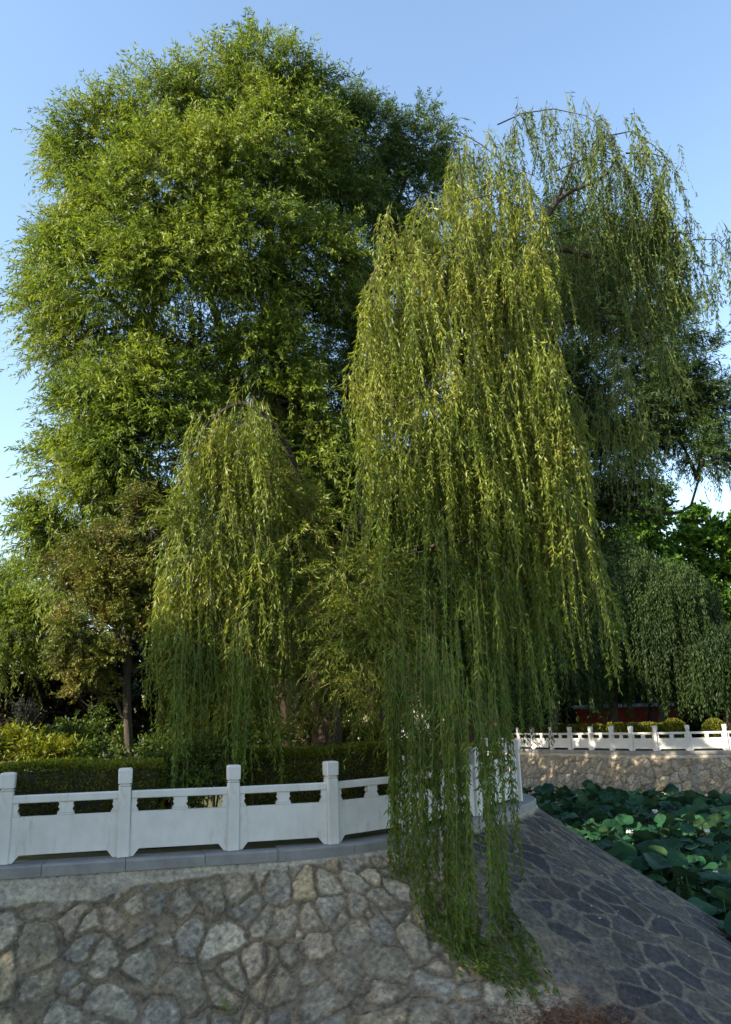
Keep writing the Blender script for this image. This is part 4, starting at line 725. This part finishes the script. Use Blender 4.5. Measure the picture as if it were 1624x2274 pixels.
def bush(name, label, cat, C, Rd, n, lm_, leaf, wid, seed, group=None, stems=True, core=True):
    rg = np.random.default_rng(seed); C = np.array(C, float); r0 = root(name, (C[0], C[1], 0), label, cat, group); Rd = np.array(Rd, float)
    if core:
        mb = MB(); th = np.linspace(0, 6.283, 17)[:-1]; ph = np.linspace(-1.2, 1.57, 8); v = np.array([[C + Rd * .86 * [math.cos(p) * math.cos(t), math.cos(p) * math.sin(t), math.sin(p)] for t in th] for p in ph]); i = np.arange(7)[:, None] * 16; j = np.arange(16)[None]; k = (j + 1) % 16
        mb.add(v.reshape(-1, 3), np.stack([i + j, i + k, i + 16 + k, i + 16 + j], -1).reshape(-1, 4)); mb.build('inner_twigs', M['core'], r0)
    u = nrm(rg.normal(size=(n, 3))); u = u[u[:, 2] > -.75]; P = C + Rd * u * rg.uniform(.84, 1.04, (len(u), 1)); P = P[P[:, 2] > .0]; u = nrm(P - C); lf = MB(); leaves(lf, P, u * .8 + rg.normal(0, .55, P.shape), leaf * rg.uniform(.7, 1.3, len(P)), wid); lf.build('foliage', M[lm_], r0)
q = W(1498, 1625, 43.3); bush('ball_bush', 'round clipped bush behind the far balustrade, left of the two', 'bush', (q[0], q[1], .75), (.66, .66, .72), 6000, 'hedge', .10, .07, 5, 'round clipped bushes')
q = W(1588, 1625, 42.6); bush('ball_bush', 'round clipped bush behind the far balustrade near the right edge', 'bush', (q[0], q[1], .72), (.58, .58, .70), 6000, 'hedge', .10, .07, 6, 'round clipped bushes')
for i, (px, rx, lb) in enumerate([(1185, 1.1, 'first dark shrub from the left in front of the red wall'), (1245, 1.0, 'second dark shrub from the left in front of the red wall'), (1555, .9, 'dark shrub before the red wall, right of the left ball bush'), (1630, 1.0, 'dark shrub before the red wall at the right edge')]):
    q = W(px, 1600, 50.5); bush('dark_shrub', lb, 'shrub', (q[0], q[1], 1.25), (rx, .7, 1.25), 3500, 'dark_ever', .2, .1, 140 + i, 'dark shrubs before the red wall')
def leafy_shrub(name, label, blobs, n, lm_, leaf, wid, seed, group=None, cat='shrub', up=.7, ln=(.2, .45), droop=.8, per=9):
    rg = np.random.default_rng(seed); c0 = W(*blobs[0][:3]); r0 = root(name, (c0[0], c0[1], 0), label, cat, group); lf = MB(); st_ = MB()
    for px, py, d, rx, ry in blobs:
        C = W(px, py, d); s = ((C - EYE) @ fw) / 1800; Rd = np.array([rx, (rx + ry) * .45, ry]) * s; S, D, L = twig_clump(C, Rd, n, rg, up, ln, lo=.2); leafy(lf, st_, S, D, L, per, leaf, wid, droop, rg=rg)
        for _ in range(4): e = C + Rd * rg.normal(0, .4, 3); b = np.array([C[0] + rg.normal(0, .08), C[1] + rg.normal(0, .08), 0]); tube(st_, bez(b, (b + e) / 2, e, 5), np.linspace(.014, .006, 5), 4)
    st_.build('stems', M['bark2'], r0); lf.build('foliage', M[lm_], r0)
leafy_shrub('leafy_shrub', 'loose light green shrub filling the gap between the two near hedges', [(380, 1700, 13.7, 40, 35), (430, 1690, 13.6, 50, 35), (480, 1680, 13.8, 40, 35), (450, 1740, 13.5, 55, 40), (390, 1760, 13.5, 45, 35), (500, 1740, 13.9, 30, 40)], 170, 'shrub', .07, .032, 21)
leafy_shrub('leafy_shrub', 'small round leaved shrub just right of the big willow trunk above the hedge', [(800, 1640, 16.2, 35, 22), (830, 1650, 16.1, 30, 20), (775, 1655, 16.3, 20, 20)], 150, 'yshrub', .07, .045, 22)
leafy_shrub('leafy_shrub', 'low dark green shrub behind the hedge left of the juniper trunk', [(170, 1610, 16.4, 50, 28), (210, 1650, 16.2, 50, 20), (120, 1650, 16.3, 45, 20)], 120, 'shrub', .08, .04, 23)
leafy_shrub('flowering_plant', 'bright golden green low plants behind the left hedge at the left edge', [(-30, 1660, 15.4, 45, 18), (25, 1665, 15.2, 45, 16), (80, 1670, 15.1, 45, 14), (60, 1650, 15.6, 40, 14), (130, 1678, 15.1, 35, 10)], 150, 'yshrub', .11, .03, 24, cat='plant')
leafy_shrub('flowering_plant', 'low green plants behind the hedge just right of the juniper trunk', [(340, 1672, 15.3, 30, 16), (380, 1665, 15.3, 30, 16), (230, 1680, 15.2, 40, 10)], 110, 'shrub', .09, .03, 25, cat='plant')
leafy_shrub('young_conifer', 'tiny dark conifer sapling behind the golden plants at the left', [(58, 1620, 15.8, 16, 24), (58, 1595, 15.8, 9, 20)], 110, 'dark_ever', .05, .015, 26, cat='sapling', up=1.2)
leafy_shrub('leafy_shrub', 'shaded shrub with upright leaves beyond the second hedge, left of the trunk', [(560, 1650, 16.6, 50, 20), (620, 1640, 16.8, 40, 25)], 100, 'shrub', .10, .035, 27)
leafy_shrub('leafy_shrub', 'mossy ivy like shrub hugging the left side of the big trunk', [(690, 1630, 15.9, 18, 30), (700, 1580, 15.9, 10, 30)], 120, 'juniper', .06, .025, 28)
leafy_shrub('leafy_shrub', 'small golden shrub glimpsed between the trailing twigs', [(1125, 1675, 19.5, 16, 14), (950, 1650, 18, 22, 14)], 90, 'yshrub', .08, .04, 29)

# ------------------------------------------------------------------ red wall, pale building
rw = root('red_wall', (20, 52.5, 0), 'dark red painted wall behind the far hedges and willow trunks', 'wall'); a, b = np.array([8., 54.5, 0]), np.array([34., 50.5, 0]); d = nrm(b - a); nl_ = np.array([-d[1], d[0], 0])
mb = MB(); mb.box((a + b) / 2 + [0, 0, 1.1], (np.linalg.norm(b - a) / 2, .2, 1.1), [d, nl_, [0, 0, 1]]); mb.build('wall', M['red'], rw)
mb = MB(); mb.prism([(-.35, 2.203), (.35, 2.203), (.35, 2.25), (0, 2.45), (-.35, 2.25)], (a + b) / 2, nl_, d, np.array([0, 0, 1.]), np.linalg.norm(b - a) / 2 + .1); mb.build('coping', M['tile'], rw)
hb = root('pale_building', (42, 78, 0), 'pale building mostly hidden by trees near the right edge', 'building'); mb = MB(); mb.box((42, 80, 4), (9, 4, 4)); mb.build('wall', M['pale'], hb)
mb = MB(); mb.box((42, 80, 8.16), (9.5, 4.5, .15)); mb.build('roof', M['tile'], hb)
for k in range(5): mb = MB(); mb.box((35.5 + 3.2 * k, 75.99, 5), (.7, .03, .9)); mb.build('window', M['glass'], hb)

# ------------------------------------------------------------------ lotus
def lotus_leaf(seed, R=.34):
    r = np.random.default_rng(seed); nr_, na = 7, 36; rad = np.linspace(.0, 1, nr_)[1:]; an = np.linspace(0, 2 * math.pi, na, endpoint=False); p1, p2, p3 = r.uniform(0, 6.28, 3); cup = r.uniform(-.05, .42); wv = r.uniform(.05, .14)
    rim = 1 + .05 * np.sin(2 * an + p1) + .03 * np.sin(5 * an + p2); v = [(0, 0, 0)]; ra = [0]; aa = [0]
    fold = r.uniform(0, .35) if r.random() < .35 else 0
    for q in rad:
        for k in range(na):
            x = q * R * rim[k] * math.cos(an[k]); y = q * R * rim[k] * math.sin(an[k]); z = R * (cup * q ** 1.6 + wv * q * q * math.sin(3 * an[k] + p3) + .03 * q * q * math.sin(8 * an[k] + p1) - .10 * q ** 4) + fold * abs(x) ** 1.3 * 1.6
            v.append((x, y, z)); ra.append(q); aa.append(an[k] / (2 * math.pi) * 6.2832)
    f3 = [[0, 1 + k, 1 + (k + 1) % na] for k in range(na)]; f4 = [[1 + a * na + k, 1 + (a + 1) * na + k, 1 + (a + 1) * na + (k + 1) % na, 1 + a * na + (k + 1) % na] for a in range(nr_ - 2) for k in range(na)]
    return np.array(v), f3, f4, np.array(ra), np.array(aa)
LV = [lotus_leaf(200 + i) for i in range(8)]
def on_left_bank(x, y):                       # inside the near embankment (or past its foot)
    q = nP[::12, ::10]; d = np.hypot(q[..., 0] - x, q[..., 1] - y); k = np.unravel_index(np.argmin(d), d.shape); return d[k] < .12 and q[k][2] > -2.6 or False
poly = [(tuple(p)) for p in pond]; pp = np.array(poly)
def inside(x, y):
    c = False; j = len(pp) - 1
    for i in range(len(pp)):
        if (pp[i, 1] > y) != (pp[j, 1] > y) and x < (pp[j, 0] - pp[i, 0]) * (y - pp[i, 1]) / (pp[j, 1] - pp[i, 1]) + pp[i, 0]: c = not c
        j = i
    return c
cand = []; rgl = np.random.default_rng(77); gq_ = nP[::12, ::6]
yy = 9.5
while yy < 44:
    step = .36 if yy < 26 else .46; xx = 1.5
    while xx < min(26, yy * .56 + 1.5):
        x = xx + rgl.uniform(-.2, .2); y = yy + rgl.uniform(-.2, .2); xx += step
        if not inside(x, y): continue
        d = np.hypot(gq_[..., 0] - x, gq_[..., 1] - y); k = np.unravel_index(np.argmin(d), d.shape)
        zs = gq_[k][2] if d[k] < .3 else -3
        if zs > -2.15 or y < 13.4: continue
        d2 = np.hypot(fP[::8, ::8, 0] - x, fP[::8, ::8, 1] - y); k2 = np.unravel_index(np.argmin(d2), d2.shape)
        if d2[k2] < .35 and fP[::8, ::8][k2][2] > -2.1: continue
        cand.append((x, y))
    yy += step
cand.sort(key=lambda p: p[1] + (0 if (PX((p[0], p[1], -1.9))[0] < 1680) else 100))
lmesh = []; smesh = None
for v, f3, f4, ra, aa in LV:
    mb = MB(); mb.add(v, f3); mb.f.append((np.array(f4), 0)); o = mb.build('leaf', M['lotus'], None, True, {'rad': ra, 'ang': aa}); lmesh.append(o)
mb = MB(); tube(mb, [(0.03, 0, -1.15), (.02, .01, -.6), (0, 0, -.002)], [.011, .010, .009], 5); so_ = mb.build('stalk', M['lstem'], None)
used = [False] * 8; su = False; stuff = MB(); sr = []; sa = []
for i, (x, y) in enumerate(cand):
    sc = rgl.uniform(.55, 1.0); z = -1.92 + rgl.normal(0, .12) + .10 * math.sin(x * 1.3) * math.cos(y * .9); rz = rgl.uniform(0, 6.28); tx = rgl.normal(-.05, .42); ty = rgl.normal(0, .38); k = int(rgl.integers(8))
    if rgl.random() < .05: tx += rgl.choice([-1, 1]) * .9; z += .12
    Rm = Matrix.Rotation(tx, 3, 'X') @ Matrix.Rotation(ty, 3, 'Y') @ Matrix.Rotation(rz, 3, 'Z')
    if i < 300:
        r0 = root('lotus_plant', (x, y, z), 'round dark green lotus leaf on a stalk, crowded in the pond below the embankment', 'lotus leaf', 'lotus leaves standing in the pond')
        if used[k]: o = lmesh[k].copy(); col.objects.link(o)
        else: o = lmesh[k]; used[k] = True
        o.parent = r0; o.rotation_euler = Rm.to_euler(); o.scale = (sc,) * 3
        if su: s_ = so_.copy(); col.objects.link(s_)
        else: s_ = so_; su = True
        s_.parent = r0
    else:
        v, f3, f4, ra, aa = LV[k]; vv = (v * sc) @ np.array(Rm).T + [x, y, z]; stuff.add(vv, f3); b_ = stuff.n - len(vv); stuff.f.append((np.array(f4) + b_, 0)); sr.append(ra); sa.append(aa); nst = stuff.n
        tube(stuff, [(x, y, z - 1.1), (x, y, z - .01)], [.012, .012], 4); sr.append(np.full(8, .5)); sa.append(np.zeros(8))
for k in range(8):
    if not used[k]: bpy.data.objects.remove(lmesh[k])
tag(stuff.build('lotus_leaves', M['lotus'], None, True, {'rad': np.concatenate(sr), 'ang': np.concatenate(sa)}), 'mass of farther lotus leaves covering the pond up to the far stone wall', 'lotus leaves', kind='stuff')
def lotus_bloom(px, py, d, sc, lb, open_=.3):
    ds = np.linspace(8, 44, 200); zz = np.array([W(px, py, q)[2] for q in ds]); d = ds[np.argmin(np.abs(zz + 1.80))]; sc *= d / 20 if d > 20 else 1
    b = W(px, py, d); r0 = root('lotus_flower', b, lb, 'flower', 'white lotus flowers'); rg = np.random.default_rng(int(px)); mb = MB()
    for ring, (cnt, op, hh) in enumerate([(4, open_ * .5, .13), (5, open_, .12), (6, open_ * 1.6, .10)]):
        for q in range(cnt):
            a = q / cnt * 6.283 + ring * .5; ca, sa = math.cos(a), math.sin(a); rows = []
            for t in np.linspace(0, 1, 6):
                w_ = .034 * math.sin(math.pi * (.12 + .88 * t) ** .9) + .002; r_ = .012 + .035 * math.sin(t * 2.2) + op * hh * t; z_ = hh * t
                for e_ in (-1, 0, 1): rr_ = r_ - .010 * abs(e_); rows.append((rr_ * ca - e_ * w_ * sa, rr_ * sa + e_ * w_ * ca, z_))
            fs = [[a_ * 3 + b_, a_ * 3 + b_ + 1, a_ * 3 + b_ + 4, a_ * 3 + b_ + 3] for a_ in range(5) for b_ in (0, 1)]; mb.add(np.array(rows) * sc * .85 + b, fs)
    mb.build('petals', M['petal'], r0, True); mb = MB(); tube(mb, [b + [.05, 0, -1.2], b + [.02, .02, -.5], b], [.012, .011, .010], 5); mb.build('stalk', M['lstem'], r0)
for a in [(1311, 1850, 21.5, 1.1, 'white lotus bud nearest the balustrade end, low among dark leaves', .2), (1401, 1858, 20.5, 1.35, 'largest white lotus bloom in the middle of the pond', .25), (1571, 1853, 20.5, 1.1, 'white lotus bud to the right beside folded pale leaves', .2), (1590, 1945, 17, 1.0, 'lowest white lotus bud near the right edge', .15), (1455, 1808, 24, 1.0, 'small half open white lotus above the middle bloom', .3), (1289, 1778, 28, 1.3, 'tiny distant white lotus near the far wall, left', .3), (1442, 1790, 27, 1.0, 'tiny distant white lotus just above the middle of the leaves', .4)]: lotus_bloom(*a)

# ------------------------------------------------------------------ litter on the slope
i, j = on_slope(1240, 2262); C = surf(i, j); lf = MB(); n = 2600; ii = np.clip(i + rg.normal(0, 15, n), 0, nP.shape[0] - 1).astype(int); jj = np.clip(j + 8 + rg.normal(0, 9, n), 0, nP.shape[1] - 1).astype(int)
leaves(lf, nP[ii, jj] + [0, 0, .02], rg.normal(0, 1, (n, 3)) * [1, 1, .5] + [0, -.1, .25], rg.uniform(.03, .11, n), .012); tag(lf.build('dry_grass', M['dry']), 'rusty brown dry grass growing from the stones at the bottom', 'dry grass', kind='stuff')
lf = MB(); n = 120; ii = rg.integers(s4 - 250, s7, n); jj = (rg.beta(1.2, 1.6, n) * (nP.shape[1] - 2)).astype(int); leaves(lf, nP[ii, jj] + [0, 0, .03], rg.normal(0, 1, (n, 3)) * [1, 1, .1], rg.uniform(.03, .07, n), .02); tag(lf.build('fallen_leaves', M['dryleaf']), 'small pale fallen leaves scattered on the sloping stones', 'leaves', kind='stuff')
for o in bpy.data.objects:
    if '_o' in o.keys(): del o['_o']
